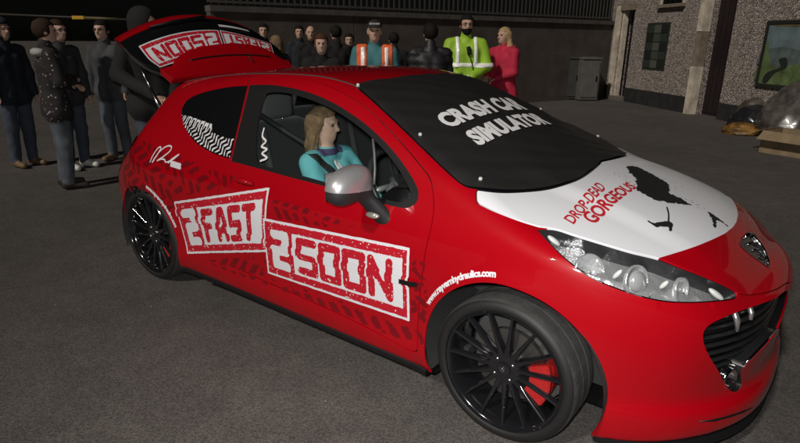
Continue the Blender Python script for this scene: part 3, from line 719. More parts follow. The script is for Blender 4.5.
# ------------------------------------------------------------------ door mirrors
mc = on_y(348.5, 185, -.965); mb = body_hit(383, 219)
def mirror_f(P):
    q = (P-mc); sx = q[:, 0]/.066; sy = (q[:, 1]+.1*q[:, 0])/.118; sz = (q[:, 2]-.10*q[:, 1])/(.074-.10*np.clip(q[:,1]+.03,-.1,.1)*0)
    e = (np.abs(sx)**2.4+np.abs(sy)**2.5+np.abs(sz)**2.3)**(1/2.4); d = (e-1)*.066
    d = smax(d, -(q[:, 0]+.040), .02)                        # flat mirror side
    a = mc+np.array([.012,.065,-.045]); b = mb+np.array([-.01,.02,.0]); ab = b-a; k = np.clip(((P-a)@ab)/(ab@ab), 0, 1); v = P-a-k[:, None]*ab
    arm = np.sqrt(v[:, 0]**2*.45+v[:, 1]**2+v[:, 2]**2*1.0)-(.030+.006*k)
    return smin(d, arm, .03)
V, Q = surf_nets(mirror_f, mc-np.array([.12,.16,.20]), mc+np.array([.16,.19,.12]), .011); V = newton(mirror_f, V); V, Q = subdiv_quads(V, Q); V = newton(mirror_f, V); F = tris(Q)
split = lambda P: (P[:, 2]-mc[2]+.018)+.10*(P[:, 1]-mc[1]) - .9*np.maximum(P[:, 1]-mc[1]-.055, 0)*0
V, Flo, Fhi = cut(V, F, split(V))
for s in (1, -1):
    def mm(Fs, name, material, parent, off):
        v, f, _ = compact(V, Fs); n = unit(grad(mirror_f, v)); v = v+n*off
        if s < 0: v = v*np.array([1,-1,1]); n = n*np.array([1,-1,1]); f = f[:, ::-1]
        return link_mesh(name, v, f, material, parent, normals=n)
    mr = mm(Flo, 'door_mirror', DARKPLASTIC, car, 0); mm(Fhi, 'mirror_cap', SATIN, mr, .0015)
    ind = on_y(372.5, 215, -.905); bm = bmesh.new(); bm_lathe(bm, [(.0001,-.012),(.010,-.011),(.0165,-.006),(.018,.004)], 24); bm.verts.ensure_lookup_table()
    bmesh.ops.scale(bm, vec=(1.9,1,.75), verts=bm.verts[:]); o = link_bm('indicator_lens', bm, mat('indicator', (.55,.50,.42), .12, coat=1.0, metal=.5), mr)
    # seat the lens on the arm's outer face
    t_ = unit((CAM-ind)); lo_ = ind.copy()
    for _ in range(40):
        d_ = float(mirror_f(lo_[None])[0])
        if d_ > .003: lo_ = lo_ - t_*min(d_, .02)*.7
        elif d_ < -.001: lo_ = lo_ + t_*.004
        else: break
    n_ = unit(grad(mirror_f, lo_[None]))[0]; lo_ = lo_+n_*.002
    o.location = (lo_[0], lo_[1]*s, lo_[2]); dirv = Vector((n_[0], n_[1]*s, n_[2])); o.rotation_euler = dirv.to_track_quat('-Y', 'Z').to_euler()
    bm = bmesh.new(); bm_box(bm, (mc[0]-.038, mc[1]*s, mc[2]), (.004, .19, .115), None, .0)
    link_bm('mirror_glass', bm, CHROME, mr, smooth=False)
# ------------------------------------------------------------------ open tailgate
_Zx = spline([-3.50,-3.44,-3.34,-3.22,-3.12,-3.0,-2.9,-2.78,-2.68,-2.60], [1.53,1.605,1.672,1.688,1.660,1.592,1.528,1.450,1.372,1.292])   # centre line height over x
_Cx = spline([-3.5,-3.3,-3.1,-2.9,-2.7,-2.6], [.44,.43,.40,.30,.14,.06])
def tg_z(x, y): return _Zx(x) - _Cx(x)*np.abs(y)**2.0 + .10*y*sstep(-2.6, -2.9, x)
def tg_n(x, y, e=2e-3):
    zx = (tg_z(x+e, y)-tg_z(x-e, y))/(2*e); zy = (tg_z(x, y+e)-tg_z(x, y-e))/(2*e); return unit(np.stack([-zx, -zy, np.ones_like(zx)], 1))
def tg_hw(x): return np.interp(x, [-3.5,-3.4,-3.3,-3.15,-3.0,-2.75,-2.60], [.36,.47,.525,.56,.575,.56,.53])
def tg_hit(u, v):
    d = unit(ray(u, v)); ts = np.linspace(2.5, 6.5, 1600); P = CAM+d*ts[:, None]; f = P[:, 2]-tg_z(P[:, 0], P[:, 1]); ok = (P[:, 0] < -2.6) & (P[:, 0] > -3.5) & (np.abs(P[:, 1]) < .62)
    i = int(np.argmax((f < 0) & ok)); return P[i]
P, F = grid2(-3.50, -2.60, -1, 1, 60, 56); X = P[:, 0]; Y = P[:, 1]*tg_hw(X); Z = tg_z(X, Y); TV = np.stack([X, Y, Z], 1); TN = tg_n(X, Y)
if (np.cross(TV[F[0,1]]-TV[F[0,0]], TV[F[0,2]]-TV[F[0,0]])@np.array([0,0,1])) < 0: F = F[:, ::-1]
gl = np.maximum.reduce([-3.135-.10*Y**2-X*1.0, X+2.70-.18*Y**2*0, np.abs(Y)-(tg_hw(X)+.1)])
TV2, Fg, Fr = cut(TV, F, gl)
def tg_part(name, Fs, material, parent, off, thick):
    v, f, _ = compact(TV2, Fs); n = tg_n(v[:, 0], v[:, 1]); top = v+n*off
    E = np.concatenate([f[:, [0,1]], f[:, [1,2]], f[:, [2,0]]]); key = np.sort(E, 1); uq, inv, c = np.unique(key, axis=0, return_inverse=True, return_counts=True); be = E[c[inv.reshape(-1)] == 1]
    k = len(v); V_ = np.concatenate([top, v-n*thick]); F_ = np.concatenate([f, f[:, ::-1]+k, np.stack([be[:, 0], be[:, 0]+k, be[:, 1]+k], 1), np.stack([be[:, 0], be[:, 1]+k, be[:, 1]], 1)])
    o = link_mesh(name, V_, F_, material, parent); o.data.set_sharp_from_angle(angle=R(40)); return o
tailgate = tg_part('tailgate', Fr, PAINT, car, 0, .045); tg_part('rear_window', Fg, DARKGLASS, tailgate, -.004, .012)
# inner lining closes the gate's underside
v, f, _ = compact(TV2, np.concatenate([Fg, Fr])); link_mesh('tailgate_lining', v-tg_n(v[:, 0], v[:, 1])*.05, f[:, ::-1], DARKPLASTIC, tailgate)
# spoiler: a wedge standing over the hinge end of the glass
def spoiler():
    nx, ny = 14, 40; V = []; 
    for j in range(ny+1):
        y = -1+2*j/ny
        for i in range(nx+1):
            t = i/nx; hw = .535-.12*t**1.5; yy = y*hw; xx = -2.585-.165*t-.03*(1-y*y)*t+.02*abs(y)**4*t
            zb = float(tg_z(np.array([xx]), np.array([yy]))[0]); lift = .016+.020*math.sin(min(t*1.5, 1)*math.pi/2)*(1-abs(y)**8*.8)
            V.append((xx, yy, zb+lift))
    n = len(V); V2 = [(x, y, float(tg_z(np.array([x]), np.array([y]))[0])+.002) for x, y, z in V]; Fq = []
    idx = lambda j, i: j*(nx+1)+i
    for j in range(ny):
        for i in range(nx): Fq += [(idx(j,i), idx(j,i+1), idx(j+1,i+1), idx(j+1,i)), tuple(n+k for k in (idx(j+1,i), idx(j+1,i+1), idx(j,i+1), idx(j,i)))]
    for j in range(ny): Fq += [(idx(j,nx), n+idx(j,nx), n+idx(j+1,nx), idx(j+1,nx)), (idx(j+1,0), n+idx(j+1,0), n+idx(j,0), idx(j,0))]
    for i in range(nx): Fq += [(idx(0,i+1), idx(0,i), n+idx(0,i), n+idx(0,i+1))[::-1], (idx(ny,i), idx(ny,i+1), n+idx(ny,i+1), n+idx(ny,i))[::-1]]
    bm = bmesh.new(); vs_ = [bm.verts.new(p) for p in V+V2]
    for q in Fq: bm.faces.new([vs_[k] for k in q])
    bmesh.ops.recalc_face_normals(bm, faces=bm.faces[:]); return link_bm('spoiler', bm, PAINT, tailgate, autosmooth=R(40)), V, idx, nx, ny
spo, SV, sidx, snx, sny = spoiler()
bm = bmesh.new()                                             # brake light slot across the spoiler
bm_tube(bm, [tuple(np.array(SV[sidx(j, 7)])+np.array([0,0,.0005])) for j in range(6, sny-5)], .006, 8); link_bm('brake_light_slot', bm, BLACKTRIM, spo)
p_ = np.array(SV[sidx(26, 4)]); bm = bmesh.new(); bm_tube(bm, [tuple(p_), tuple(p_+np.array([-.03,-.01,.035])), tuple(p_+np.array([-.16,-.03,.15]))], [.009,.005,.002], 8); link_bm('roof_aerial', bm, BLACKTRIM, spo)
# stamp stickers on the rear glass, read from behind the car
def tg_place(q, L, H, off):
    def f(u, v):
        X = bilin(q, u/L, v/H); n = tg_n(X[:, 0], X[:, 1]); return np.stack([X[:, 0], X[:, 1], tg_z(X[:, 0], X[:, 1])], 1)+n*off, n
    return f
def tg_stamp(word, q, L, H, seed):
    s = decal('rear_sticker', None, (0, L, 0, H), (30, 14), tg_place(q, L, H, .0025), WHITE, tailgate)
    decal('rear_sticker_print', stamp_sd(word, L, H, seed), (0, L, 0, H), (170, 60), tg_place(q, L, H, .0035), STAMP, s)
qs = [tg_hit(218,30.6)[:2], tg_hit(138.6,46.8)[:2], tg_hit(160,68)[:2], tg_hit(224,48.5)[:2]]      # BL BR TR TL upright
tg_stamp('SOON', qs, .98, .33, 31)
br = qs[0]+np.array([.0,.012]); tr = qs[3]+np.array([.0,.015]); tg_stamp('FAST', [br+np.array([.10,.40]), br, tr, tr+np.array([.06,.40])], .86, .33, 37)
q = [(-3.02,.42),(-3.03,.15),(-3.005,.15),(-2.995,.42)]; decal('rear_caption', None, (0,1,0,1), (10,3), tg_place(q, 1, 1, .0055), WHITE, tailgate)
# rear wiper and handle plate along the glass foot
bm = bmesh.new(); w0, w1, w2 = tg_hit(205,20), tg_hit(175,24), tg_hit(150,30); bm_tube(bm, [tuple(w+np.array([0,0,.02])) for w in (w0, w1, w2)], [.014,.010,.006], 8); link_bm('rear_wiper', bm, BLACKTRIM, tailgate)
for s in (-1, 1):                                            # gas struts
    bm = bmesh.new(); bm_tube(bm, [(-2.72, s*.545, 1.02), (-2.86, s*.545, 1.20)], .014, 10); bm_tube(bm, [(-2.86, s*.545, 1.20), (-2.98, s*.54, 1.355)], .007, 8); link_bm('gas_strut', bm, STEEL, car)
# boot floor and back panel so that the opening holds a real boot
bm = bmesh.new(); bm_box(bm, (-2.62, 0, .60), (.9, 1.08, .03)); link_bm('boot_floor', bm, mat('boot_carpet', (.02,.02,.021), .95, bump=.4, bscale=300), car, smooth=False)
# ------------------------------------------------------------------ headlamps
LAMPSILVER = mat('lamp_reflector', (.60,.61,.62), .22, metal=.68, bump=.7, bscale=24)
BOWL = mat('lamp_bowl_silver', (.82,.83,.84), .18, metal=.70, bump=.5, bscale=40)
LAMPBLACK = mat('lamp_mask', (.03,.03,.032), .22, coat=.6)
for k, s in ((0, -1), (1, 1)):
    Fs = halves(LAMP_F)[k]; V, F, _ = compact(WV, Fs); N = body_n(V)
    lamp = link_mesh('headlamp', V-N*.062, F, LAMPSILVER, car, normals=N)
    E = np.concatenate([F[:, [0,1]], F[:, [1,2]], F[:, [2,0]]]); key = np.sort(E, 1); uq, inv, c = np.unique(key, axis=0, return_inverse=True, return_counts=True); be = E[c[inv.reshape(-1)] == 1]
    n = len(V); W_ = np.concatenate([V-N*.001, V-N*.063]); Fw = np.concatenate([np.stack([be[:, 1], be[:, 0], be[:, 0]+n], 1), np.stack([be[:, 1], be[:, 0]+n, be[:, 1]+n], 1)])
    w2, f2, _ = compact(W_, Fw); link_mesh('lamp_surround', w2, f2, LAMPBLACK, lamp)
    panel('lamp_lens', Fs, LENS, lamp, off=0, flange=0)
    def lamp_unit(name, px, dep, r_, depth, material, lens, ax):
        h_ = body_hit(*px); n_ = body_n(h_[None])[0]; c0 = h_-n_*dep; c0[1] *= -s if True else 1
        d_ = Vector((ax[0], ax[1]*(-s), ax[2])).normalized(); bm = bmesh.new()
        bm_lathe(bm, [(.006,-depth)]+[(r_*t, -depth*(1-t*t)) for t in (.25,.45,.65,.82,.94,1.0)]+[(r_*1.06,.003),(r_*1.10,-.004),(r_*1.06,-.012)], 36, 'z')
        o = link_bm(name, bm, material, lamp); o.location = (h_-n_*dep)*np.array([1, 1 if s < 0 else -1, 1]); o.rotation_euler = d_.to_track_quat('Z', 'Y').to_euler()
        bm = bmesh.new()
        if lens: bmesh.ops.create_uvsphere(bm, u_segments=24, v_segments=12, radius=r_*.72); bmesh.ops.scale(bm, vec=(1,1,.6), verts=bm.verts[:])
        else: bm_lathe(bm, [(.0001,.0),(.006,-.002),(.008,-.008),(.008,-depth)], 12, 'z')
        b = link_bm('lamp_bulb', bm, mat('bulb_glass', (.75,.77,.78), .05, metal=.6, coat=1.0), lamp); b.location = o.location; b.rotation_euler = o.rotation_euler
    lamp_unit('lamp_bowl', (594,264), .050, .060, .045, BOWL, False, (.8,-.45,.3))
    lamp_unit('lamp_bowl', (643,273), .046, .054, .036, BOWL, True, (.85,-.35,.25))
    lamp_unit('lamp_bowl', (690,284), .040, .040, .032, BOWL, False, (.9,-.25,.2))
    for (px, rr, sc3) in (((722,291.5), .020, (1.6,.8,.55)), ((555,235.5), .020, (1.4,.7,.5)), ((668,281), .012, (.7,.7,1.6)), ((620,270), .012, (.7,.7,1.8))):     # pale plastic side lamps and webs
        h_ = body_hit(*px); n_ = body_n(h_[None])[0]; bm = bmesh.new(); bmesh.ops.create_uvsphere(bm, u_segments=20, v_segments=12, radius=rr); bmesh.ops.scale(bm, vec=sc3, verts=bm.verts[:])
        o = link_bm('side_lamp', bm, mat('pale_lamp_plastic', (.62,.63,.62), .25, coat=.6), lamp); o.location = (h_-n_*.024)*np.array([1, 1 if s < 0 else -1, 1]); o.rotation_euler = (0, R(35), R(20)*(1 if s < 0 else -1))
# ------------------------------------------------------------------ front mouth: backing, bars, chrome fins, fog lamps, badge, lip
V, F, _ = compact(WV, MOUTH_F); N = body_n(V); N2 = unit(N*np.array([1,.35,.35])+np.array([.4,0,0]))
grille = link_mesh('grille', V-N2*.085, F, mat('grille_black', (.010,.010,.011), .35, bump=.6, bscale=140), car, normals=N)
E = np.concatenate([F[:, [0,1]], F[:, [1,2]], F[:, [2,0]]]); key = np.sort(E, 1); uq, inv, c = np.unique(key, axis=0, return_inverse=True, return_counts=True); be = E[c[inv.reshape(-1)] == 1]
n = len(V); W_ = np.concatenate([V-N*.001, V-N2*.087]); Fw = np.concatenate([np.stack([be[:, 1], be[:, 0], be[:, 0]+n], 1), np.stack([be[:, 1], be[:, 0]+n, be[:, 1]+n], 1)]); w2, f2, _ = compact(W_, Fw)
link_mesh('grille_surround', w2, f2, mat('gloss_black_plastic', (.010,.010,.011), .2, coat=.8), grille)
MV = V
for zb in np.arange(.36, .66, .034):
    near = MV[np.abs(MV[:, 2]-zb) < .02]
    if len(near) < 4: continue
    ym = np.abs(near[:, 1]).max()-.015
    if ym < .08: continue
    ys = np.linspace(-ym, ym, 25); bm = bmesh.new(); secs = []
    for y in ys:
        x = float(nose_x(np.array([y]), np.array([zb]))[0])-.050; secs.append([bm.verts.new((x+dx, y, zb+dz)) for dx, dz in ((.010,0),(0,.006),(-.02,.004),(-.02,-.004),(0,-.006))])
    for i in range(24):
        for k in range(5): bm.faces.new((secs[i][k], secs[i][(k+1)%5], secs[i+1][(k+1)%5], secs[i+1][k]))
    link_bm('grille_bar', bm, mat('grille_bar_black', (.012,.012,.013), .3, coat=.4), grille)
for s in (-1, 1):
    for (a, b, w_) in (((738,311.5),(745,333),.013),((753,305.5),(758,322),.012)):
        p0, p1 = body_hit(*a), body_hit(*b); mir = np.array([1, -s, 1]); bm = bmesh.new(); pm = (p0+p1)/2+np.array([.0,0,0])
        pts = [tuple((p-np.array([o_,0,0]))*mir) for p, o_ in ((p0,.020),(pm,.012),(p1,.022))]; bm_tube(bm, pts, [w_*.9,w_,w_*.7], 12)
        for v in bm.verts: v.co.x = pts[1][0]+(v.co.x-pts[1][0])*.75
        link_bm('grille_fin', bm, mat('fin_silver', (.75,.75,.76), .25, metal=.9), grille)
    h_ = body_hit(733, 381); n_ = unit(np.array([.9,-.35,.05])); bm = bmesh.new(); bm_lathe(bm, [(.004,-.03),(.018,-.024),(.030,-.010),(.036,.002),(.040,.004),(.043,-.004),(.043,-.05)], 32, 'z'); fg = link_bm('fog_lamp', bm, CHROME, car)
    fg.location = (h_-n_*.010)*np.array([1, -s, 1]); fg.rotation_euler = Vector((n_[0], n_[1]*-s, n_[2])).to_track_quat('Z', 'Y').to_euler()
    bm = bmesh.new(); bm_lathe(bm, [(.0001,.008),(.02,.006),(.036,.0)], 32, 'z'); link_bm('fog_lens', bm, LENS, fg)
    # chrome strip along the lower lip of the mouth
    pts = []
    for px in ((745,366),(753,358),(766,344.5),(778,331)):
        p = body_hit(*px); pts.append(tuple((p+np.array([-.006,0,0]))*np.array([1,-s,1])))
    bm = bmesh.new(); bm_tube(bm, pts, .005, 8); link_bm('grille_trim', bm, CHROME, grille)
badge = top_shape('badge_plate', [(739.5,244),(744,235.5),(750,231.5),(757,238),(764,249.5),(768,260),(769,268),(762,263.5),(752,256.5),(744,250)], mat('badge_dark', (.015,.015,.016), .2, coat=.8), bonnet, off=.002, step=.006)
for pl, w_ in (([(744,238),(748.5,234.3),(753,237)],.0085),([(752,237.5),(758,244),(763,252)],.0075),([(763,252),(766,259),(767,264.5)],.006),([(746,245),(752,243.5),(757,246)],.0055),([(751,251),(757,250.5),(763,257)],.005),([(757,257),(762,259.5)],.004)):
    pts = []
    for px in pl:
        p = body_hit(*px); pts.append(tuple(p+body_n(p[None])[0]*.006))
    bm = bmesh.new(); bm_tube(bm, pts, w_, 10); link_bm('badge_beast', bm, CHROME, bonnet)
ys = np.concatenate([np.linspace(-.80, -.6, 14), np.linspace(-.58, .58, 40), np.linspace(.6, .80, 14)]); bm = bmesh.new(); secs = []
for y in ys:
    xo = float(nose_x(np.array([y]), np.array([.19]))[0]); xo = max(xo, .36); tip = 1-.6*sstep(.74,.83,abs(y))
    secs.append([bm.verts.new((xo+dx*tip, y, z)) for dx, z in ((-.002,.138),(.001,.148),(-.010,.168),(-.10,.168),(-.10,.138))])
for i in range(len(secs)-1):
    for k in range(5): bm.faces.new((secs[i][k], secs[i][(k+1)%5], secs[i+1][(k+1)%5], secs[i+1][k]))
bm.faces.new(secs[0][::-1]); bm.faces.new(secs[-1]); link_bm('front_lip', bm, BLACKTRIM, car, autosmooth=R(40))
for s in (-1, 1):                                            # slot low in the bumper
    pts = [body_hit(u, v) for u, v in ((699.5,421.8),(715,420),(730,416),(743,411.5),(752,407.5))]; bm = bmesh.new(); bm_tube(bm, [tuple((p+np.array([-.002,0,0]))*np.array([1,-s,1])) for p in pts], [.003,.006,.006,.006,.003], 8); link_bm('bumper_slot', bm, BLACKTRIM, car)
    xs = np.linspace(-2.48, -.97, 40); P_, N_ = drape_top(xs, np.full(40, -.515), -.002); bm = bmesh.new(); bm_tube(bm, [tuple(p*np.array([1,-s,1])) for p in P_], .0055, 6); link_bm('roof_moulding', bm, mat('roof_moulding_grey', (.035,.033,.033), .6), car)
    pts = []
    for px in ((371.5,138),(373,153),(373.5,168),(372.5,184)):
        p = body_hit(*px); pts.append(tuple((p-body_n(p[None])[0]*.012)*np.array([1,-s,1])))
    bm = bmesh.new(); bm_tube(bm, pts, .006, 8); link_bm('window_divider', bm, mat('divider_grey', (.12,.12,.12), .4), car)
# rear lamps on the tail corners, seen from behind
for s in (-1, 1):
    P, F = grid2(-.80, -.60, .62, .92, 12, 14); X = np.array([tail_x(np.array([y]), np.array([z]))[0] for y, z in P])
    V = np.stack([X-.004, P[:, 0]*-s, P[:, 1]], 1); link_mesh('tail_lamp', V, F, mat('tail_lamp_red', (.25,.004,.006), .15, coat=1.0), car)
# side skirts
for s in (-1, 1):
    bm = bmesh.new(); secs = []
    for x in np.linspace(-2.18, -.34, 30):
        yb = float(side_y(np.array([x]), np.array([.24]))[0]); secs.append([bm.verts.new((x, (yb+dy)*-s, z)) for dy, z in ((.012,.185),(.004,.178),(.002,.162),(.010,.150),(.06,.150),(.06,.185))])
    for i in range(29):
        for k in range(6): bm.faces.new((secs[i][k], secs[i][(k+1)%6], secs[i+1][(k+1)%6], secs[i+1][k]))
    bm.faces.new(secs[0][::-1]); bm.faces.new(secs[-1]); bmesh.ops.recalc_face_normals(bm, faces=bm.faces[:]); link_bm('side_skirt', bm, BLACKTRIM, car, autosmooth=R(40))
# ------------------------------------------------------------------ cabin
SEAT = mat('seat_cloth', (.030,.030,.032), .85, bump=.3, bscale=260, sheen=.3); SEATG = mat('seat_grey_cloth', (.085,.085,.085), .85, bump=.3, bscale=260)
def rbox(bm, c, s, rot=None, bev=.03): bm_box(bm, c, s, rot, bev)
def seat(y0):
    st = empty('front_seat', (-1.33, y0, 0), 0, car)
    bm = bmesh.new(); bm_box(bm, (0, 0, .40), (.52, .50, .15), Matrix.Rotation(R(-6), 3, 'Y'), .05); link_bm('seat_cushion', bm, SEAT, st)
    bm = bmesh.new(); bm_box(bm, (-.34, 0, .76), (.14, .47, .62), Matrix.Rotation(R(0), 3, 'Y'), .05)
    for v in bm.verts: v.co.x -= (v.co.z-.45)*.30
    link_bm('seat_backrest', bm, SEAT, st)
    bm = bmesh.new()
    bm.free()
    for sy in (-.19, .19):
        bm = bmesh.new(); bm_tube(bm, [(-.24,sy,.50),(-.325,sy,.78),(-.395,sy*.92,1.02)], .022, 8); link_bm('seat_bolster', bm, SEATG, st)
    bm = bmesh.new(); bm_box(bm, (-.50, 0, 1.155), (.09, .25, .17), Matrix.Rotation(R(0), 3, 'Y'), .035)
    hr = link_bm('headrest', bm, SEATG, st)
    bm = bmesh.new()
    bm.free()
    for sy in (-.06, .06):
        bm = bmesh.new(); bm_tube(bm, [(-.49,sy,1.03),(-.50,sy,1.10)], .006, 6); link_bm('headrest_post', bm, STEEL, hr)
seat(-.36); seat(.36)
bm = bmesh.new(); prof = [(-.28,.955),(-.50,.955),(-.66,.925),(-.72,.88),(-.74,.78),(-.70,.66),(-.62,.55),(-.3,.45)]; secs = []
for y in np.linspace(-.70, .70, 15): secs.append([bm.verts.new((x+.05*(abs(y)/.7)**2*0, y, z-.02*(abs(y)/.7)**2)) for x, z in prof])
for i in range(14):
    for k in range(len(prof)-1): bm.faces.new((secs[i][k], secs[i+1][k], secs[i+1][k+1], secs[i][k+1]))
bmesh.ops.recalc_face_normals(bm, faces=bm.faces[:]); dash = link_bm('dashboard', bm, DARKPLASTIC, car, autosmooth=R(45))
bm = bmesh.new(); bm_box(bm, (-.60, -.36, .955), (.22, .34, .09), Matrix.Rotation(R(-12), 3, 'Y'), .035); link_bm('instrument_hood', bm, DARKPLASTIC, dash)
for (y, z) in ((-.60,.86),(-.02,.86),(.60,.86)):
    bm = bmesh.new(); bm_lathe(bm, [(.045,.0),(.038,.008),(.030,0),(.0001,-.004)], 24, 'x'); o = link_bm('air_vent', bm, SATIN, dash); o.location = (-.735, y, z); o.rotation_euler = (0, math.pi, 0)
sw = on_y(397, 184, -.37); st = empty('steering_wheel', tuple(sw), 0, car); st.rotation_euler = (0, R(-28), 0)
bm = bmesh.new(); bm_tube(bm, [(0, .185*math.cos(a), .185*math.sin(a)) for a in np.linspace(0, 2*math.pi, 41)], .016, 10, caps=False); link_bm('steering_rim', bm, mat('wheel_leather', (.03,.03,.032), .4), st)
bm = bmesh.new(); bm_box(bm, (.015,0,-.01), (.05,.12,.11), None, .02); link_bm('steering_boss', bm, DARKPLASTIC, st)
for a in (R(0), R(180), R(-90)):
    bm = bmesh.new(); bm_tube(bm, [(.01, .03*math.cos(a), .03*math.sin(a)), (0, .18*math.cos(a), .18*math.sin(a))], .014, 8); link_bm('steering_spoke', bm, SATIN, st)
bm = bmesh.new(); bm_tube(bm, [(.02,0,0),(.25,0,0)], .03, 10); link_bm('steering_column', bm, DARKPLASTIC, st)
bm = bmesh.new(); bm_box(bm, (-1.2, 0, .27), (2.0, 1.5, .04)); link_bm('cabin_floor', bm, mat('carpet', (.015,.015,.016), .95), car, smooth=False)
bm = bmesh.new(); bm_box(bm, (-1.95, 0, .55), (.55, 1.3, .25), None, .05); bm_box(bm, (-2.22, 0, .82), (.12, 1.22, .5), Matrix.Rotation(R(0), 3, 'Y'), .04); link_bm('rear_bench', bm, SEAT, car)
bm = bmesh.new(); ax = body_hit(252, 108); 
bm_tube(bm, [(-1.66,-.60,1.13),(-1.56,-.50,1.03),(-1.40,-.42,.93),(-1.24,-.32,.80),(-1.20,-.22,.62),(-1.24,-.15,.52)], .016, 6); o = link_bm('seat_belt', bm, mat('belt_webbing', (.018,.018,.020), .7), car)
# ================================================================== SETTING
def asphalt():
    m = mat('asphalt', (.05,.05,.05), .85); n = m.node_tree.nodes; l = m.node_tree.links; b = n['Principled BSDF']
    tc = n.new('ShaderNodeTexCoord')
    def noise(scale, det=6, rough=.6):
        t = n.new('ShaderNodeTexNoise'); t.inputs['Scale'].default_value = scale; t.inputs['Detail'].default_value = det; t.inputs['Roughness'].default_value = rough; l.new(tc.outputs['Object'], t.inputs['Vector']); return t
    big = noise(.35); mid = noise(5.0); fine = noise(160, 3); 
    vo = n.new('ShaderNodeTexVoronoi'); vo.inputs['Scale'].default_value = 150; l.new(tc.outputs['Object'], vo.inputs['Vector'])
    r1 = n.new('ShaderNodeValToRGB'); r1.color_ramp.elements[0].position = .30; r1.color_ramp.elements[0].color = (.054,.048,.044,1); r1.color_ramp.elements[1].position = .72; r1.color_ramp.elements[1].color = (.090,.081,.074,1)
    l.new(big.outputs['Fac'], r1.inputs[0])
    r2 = n.new('ShaderNodeValToRGB'); r2.color_ramp.elements[0].position = .36; r2.color_ramp.elements[0].color = (.55,.55,.55,1); r2.color_ramp.elements[1].position = .66; r2.color_ramp.elements[1].color = (1.25,1.24,1.22,1); l.new(mid.outputs['Fac'], r2.inputs[0])
    mu = n.new('ShaderNodeMix'); mu.data_type = 'RGBA'; mu.blend_type = 'MULTIPLY'; mu.inputs[0].default_value = .35; l.new(r1.outputs[0], mu.inputs[6]); l.new(r2.outputs[0], mu.inputs[7])
    # stones of the aggregate, each its own shade
    sp = n.new('ShaderNodeMapRange'); sp.inputs[3].default_value = .45; sp.inputs[4].default_value = 1.75; sx = n.new('ShaderNodeSeparateColor'); l.new(vo.outputs['Color'], sx.inputs[0]); l.new(sx.outputs[0], sp.inputs[0])
    mu2 = n.new('ShaderNodeMix'); mu2.data_type = 'RGBA'; mu2.blend_type = 'MULTIPLY'; mu2.inputs[0].default_value = .68; l.new(mu.outputs[2], mu2.inputs[6]); l.new(sp.outputs[0], mu2.inputs[7]); l.new(mu2.outputs[2], b.inputs['Base Color'])
    bp = n.new('ShaderNodeBump'); bp.inputs['Strength'].default_value = .6; bp.inputs['Distance'].default_value = .003; l.new(vo.outputs['Distance'], bp.inputs['Height'])
    bp2 = n.new('ShaderNodeBump'); bp2.inputs['Strength'].default_value = .5; bp2.inputs['Distance'].default_value = .004; l.new(fine.outputs['Fac'], bp2.inputs['Height']); l.new(bp.outputs[0], bp2.inputs['Normal']); l.new(bp2.outputs[0], b.inputs['Normal'])
    return m
bm = bmesh.new(); bmesh.ops.create_grid(bm, x_segments=40, y_segments=40, size=150); g_ = link_bm('ground', bm, asphalt(), smooth=False); g_['kind'] = 'structure'
# scattered grit and litter flecks on the yard
bm = bmesh.new(); r_ = np.random.default_rng(5)
for k in range(420):
    x, y = r_.uniform(-7, 2.5), r_.uniform(-3.2, 7)
    s = r_.uniform(.002, .007)
    q = bmesh.ops.create_icosphere(bm, subdivisions=1, radius=s)['verts']; bmesh.ops.scale(bm, vec=(1, r_.uniform(.6,1.2), .6), verts=q); bmesh.ops.translate(bm, vec=(x, y, s*.3), verts=q)
gr = link_bm('grit', bm, mat('grit_stone', (.14,.13,.115), .9, var=.5, vscale=40), smooth=False); tag(gr, 'loose grit scattered over the dark yard', 'grit', kind='stuff')
# ---- building on the right: plane through two ground points
def crazy_wall(name, c0, c1, sc_, dark):
    m = mat(name, c0, .9); n = m.node_tree.nodes; l = m.node_tree.links; b = n['Principled BSDF']; tc = n.new('ShaderNodeTexCoord')
    wn = n.new('ShaderNodeTexNoise'); wn.inputs['Scale'].default_value = 9; wn.inputs['Detail'].default_value = 3; l.new(tc.outputs['Object'], wn.inputs['Vector'])
    vm = n.new('ShaderNodeMix'); vm.data_type = 'VECTOR'; vm.inputs[0].default_value = .04; l.new(tc.outputs['Object'], vm.inputs[4]); l.new(wn.outputs['Color'], vm.inputs[5])
    vo = n.new('ShaderNodeTexVoronoi'); vo.feature = 'DISTANCE_TO_EDGE'; vo.inputs['Scale'].default_value = sc_; l.new(vm.outputs[1], vo.inputs['Vector'])
    vc = n.new('ShaderNodeTexVoronoi'); vc.inputs['Scale'].default_value = sc_; l.new(vm.outputs[1], vc.inputs['Vector'])
    mr = n.new('ShaderNodeMapRange'); mr.inputs[1].default_value = .03; mr.inputs[2].default_value = .12; l.new(vo.outputs['Distance'], mr.inputs[0])
    sx = n.new('ShaderNodeSeparateColor'); l.new(vc.outputs['Color'], sx.inputs[0])
    m1 = n.new('ShaderNodeMix'); m1.data_type = 'RGBA'; m1.inputs[6].default_value = (*c0, 1); m1.inputs[7].default_value = (*c1, 1); l.new(sx.outputs[0], m1.inputs[0])
    m2 = n.new('ShaderNodeMix'); m2.data_type = 'RGBA'; m2.inputs[6].default_value = (*dark, 1); l.new(mr.outputs[0], m2.inputs[0]); l.new(m1.outputs[2], m2.inputs[7]); l.new(m2.outputs[2], b.inputs['Base Color'])
    bp = n.new('ShaderNodeBump'); bp.inputs['Strength'].default_value = 1.0; bp.inputs['Distance'].default_value = .02; l.new(mr.outputs[0], bp.inputs['Height']); l.new(bp.outputs[0], b.inputs['Normal']); return m
STONE = crazy_wall('stone_dashed_wall', (.28,.235,.205), (.50,.44,.39), 25.0, (.115,.10,.092))
PLINTH = mat('dark_plinth', (.018,.017,.017), .8, bump=.4, bscale=30, var=.4)
